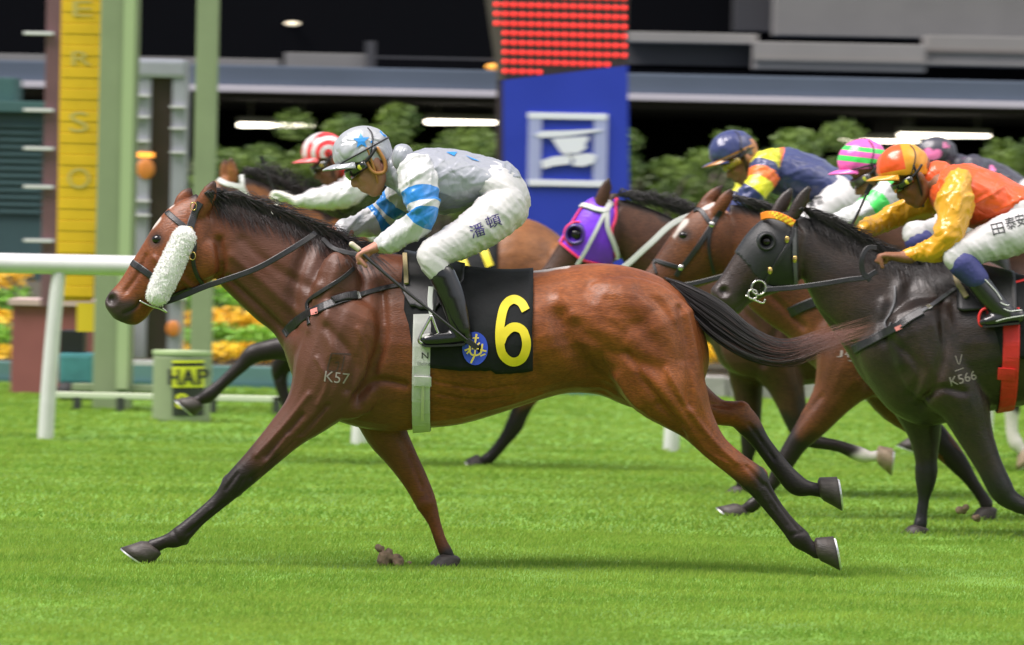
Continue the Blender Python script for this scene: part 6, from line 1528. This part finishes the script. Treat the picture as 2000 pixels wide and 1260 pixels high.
# grandstand
st = thing('grandstand', 'dark grandstand front with a blue grey fascia, white edge and grey upper floors', 'building')
Yf = 30.0; CONC = M('grey_concrete', (.18, .175, .168), .8, var=.08, vscale=1.5, bump=.2, bscale=8); CONC2 = M('pale_concrete', (.235, .225, .215), .8, var=.08, vscale=1.5); DK = M('dark_wall', (.0035, .0038, .005), .9, spec=.05); DK2 = M('dark_grey_wall', (.045, .045, .05), .7)
def wide(name, x0, y0, x1, y1, Y, dp, mat, bev=0.0): return box_px(name, x0, y0, x1, y1, Y, dp, mat, st, bev)
wide('fascia', -900, 138, 2900, 178, Yf, 6.5, M('blue_grey_fascia', (.085, .11, .155), .5, var=.08, vscale=1), .02)
wide('white_edge', -900, 178, 2900, 191, Yf - .06, .5, M('white_edge', (.52, .50, .56), .4), .01)
wide('soffit', -900, 192, 2900, 204, Yf + .2, 6.2, M('dark_soffit', (.05, .047, .044), .8))
wide('back_wall', -900, 204, 2900, 700, Yf + 6.3, .3, DK); wide('upper_wall', -900, -600, 2900, 138, Yf + 4.5, .4, DK)
wide('rib', 1440, -600, 1522, 60, Yf + 4.0, .4, DK2)
wide('concrete_wall', 1520, -600, 2900, 82, Yf + 3.2, .6, CONC); wide('ledge', 1225, 64, 1480, 84, Yf + 1.2, .5, CONC2, .01); wide('parapet', 1225, 86, 1475, 128, Yf + 1.5, .3, DK2); wide('parapet', 1225, 128, 1475, 138, Yf + 1.55, .3, DK)
wide('parapet', 1472, 84, 1808, 138, Yf + 1.0, .5, CONC2, .01); wide('band', 1472, 128, 2900, 133, Yf + .96, .04, CONC); wide('parapet', 1808, 80, 2900, 138, Yf + 1.3, .5, CONC2, .01); wide('band', 1808, 106, 2900, 113, Yf + 1.27, .03, M('brown_band', (.16, .145, .135), .8))
wide('parapet', -600, 104, 545, 137, Yf + 1.4, .4, CONC, .01); wide('parapet', 556, 104, 722, 137, Yf + 1.4, .4, CONC, .01); wide('post', 714, 80, 732, 137, Yf + 1.3, .2, DK2)
wide('rail', 730, 112, 990, 116, Yf + 1.3, .05, DK2)
for px in (300, 1000, 1700, 2400): wide('column', px, 204, px + 60, 700, Yf + 3.0, .5, M('column_paint', (.035, .034, .034), .7), .02)
TUBE = M('strip_light_glow', (1.0, .90, .74), .4, emit=5.0); FIX = M('light_fitting', (.4, .4, .38), .5)
def strip(x0, x1, y, Y, label, hh=5):
    r_ = thing('strip_light', label, 'light', group='lit strip lights under the stand')
    a_ = W(x0, y, Y); b_ = W(x1, y, Y); sh = Shells(); r = hh * (Y + 20) / F
    sh.tube([tuple(a_), tuple((a_ + b_) / 2), tuple(b_)], [r] * 3, n=12); link('tube', sh.mesh('tube'), TUBE, r_)
    link('fitting', box_mesh('fitting', a_.x - .03, b_.x + .03, Y - .04, Y + .12, a_.z + r * .9, a_.z + r * .9 + .06, .005), FIX, r_, False)
    zt = W(1000, 204, Yf + .2).z
    for x in (a_.x + .1, b_.x - .1): link('hanger', box_mesh('hanger', x - .008, x + .008, Y, Y + .016, a_.z + r * .9 + .06, zt), FIX, r_, False)
strip(470, 608, 244, Yf + 1.5, 'lit strip light above the red and white cap'); strip(836, 988, 238, Yf + 1.5, 'lit strip light just left of the blue tower')
strip(1760, 1928, 264, Yf + 1.8, 'longest lit strip light above the hearts cap'); strip(1645, 1790, 275, Yf + 2.4, 'lower lit strip light above the pink cap', 4)
lw = thing('wall_lamp', 'small warm lamp glowing on the dark upper wall', 'lamp'); p = W(571, 46, Yf + 4.3)
sh = Shells(); sh.ell(p, (.075, .03, .022)); link('bulb', sh.mesh('bulb'), M('warm_lamp', (1, .86, .62), .4, emit=.8), lw); link('bracket', box_mesh('bracket', p.x - .02, p.x + .02, p.y, Yf + 4.52, p.z - .02, p.z + .02), FIX, lw, False)
lw = thing('orange_lamp', 'small orange lamp left of the red lamp rows', 'lamp'); p = W(965, 131, Yf + 1.25)
sh = Shells(); sh.ell(p, (.08, .04, .035)); link('bulb', sh.mesh('bulb'), M('orange_bulb', (1, .42, .05), .4, emit=.6), lw); link('bracket', box_mesh('bracket', p.x - .02, p.x + .02, p.y, Yf + 1.5, p.z - .02, p.z + .02), FIX, lw, False)
# flying clod
cl = Shells(); p = W(765, 1090, .1); me = None
for i in range(7): cl.ell(p + Vector((random.uniform(-.04, .04), random.uniform(-.03, .03), random.uniform(-.02, .02))), (random.uniform(.015, .035),) * 3, n=9, m=6)
me = remesh('turf_clod', cl, .006, 2); folds(me, .008, 40, seed=3)
CLOD = M('clod_earth', (.20, .14, .09), .95, var=.4, vscale=40)
tag(link('turf_clod', me, CLOD), 'brown clod of earth kicked up in front of the standing foreleg', 'clod')
for k_, (px, py, r_, lb) in enumerate(((742, 1072, .014, 'tiny clod up and left of the large clod'), (800, 1104, .012, 'tiny clod just right of the large clod'), (1880, 995, .020, 'small clod behind the black horse forelegs'), (1905, 1012, .014, 'tiny clod lowest behind the black horse forelegs'))):
    cl = Shells(); p = W(px, py, .1 if px < 1000 else 2.6)
    for i in range(4): cl.ell(p + Vector((random.uniform(-r_, r_), random.uniform(-r_, r_), random.uniform(-r_, r_) * .6)), (r_ * random.uniform(.6, 1.1),) * 3, n=8, m=5)
    tag(link('turf_clod', remesh('turf_clod', cl, .005, 1), CLOD), lb, 'clod', 'clods of turf thrown up by the hooves')
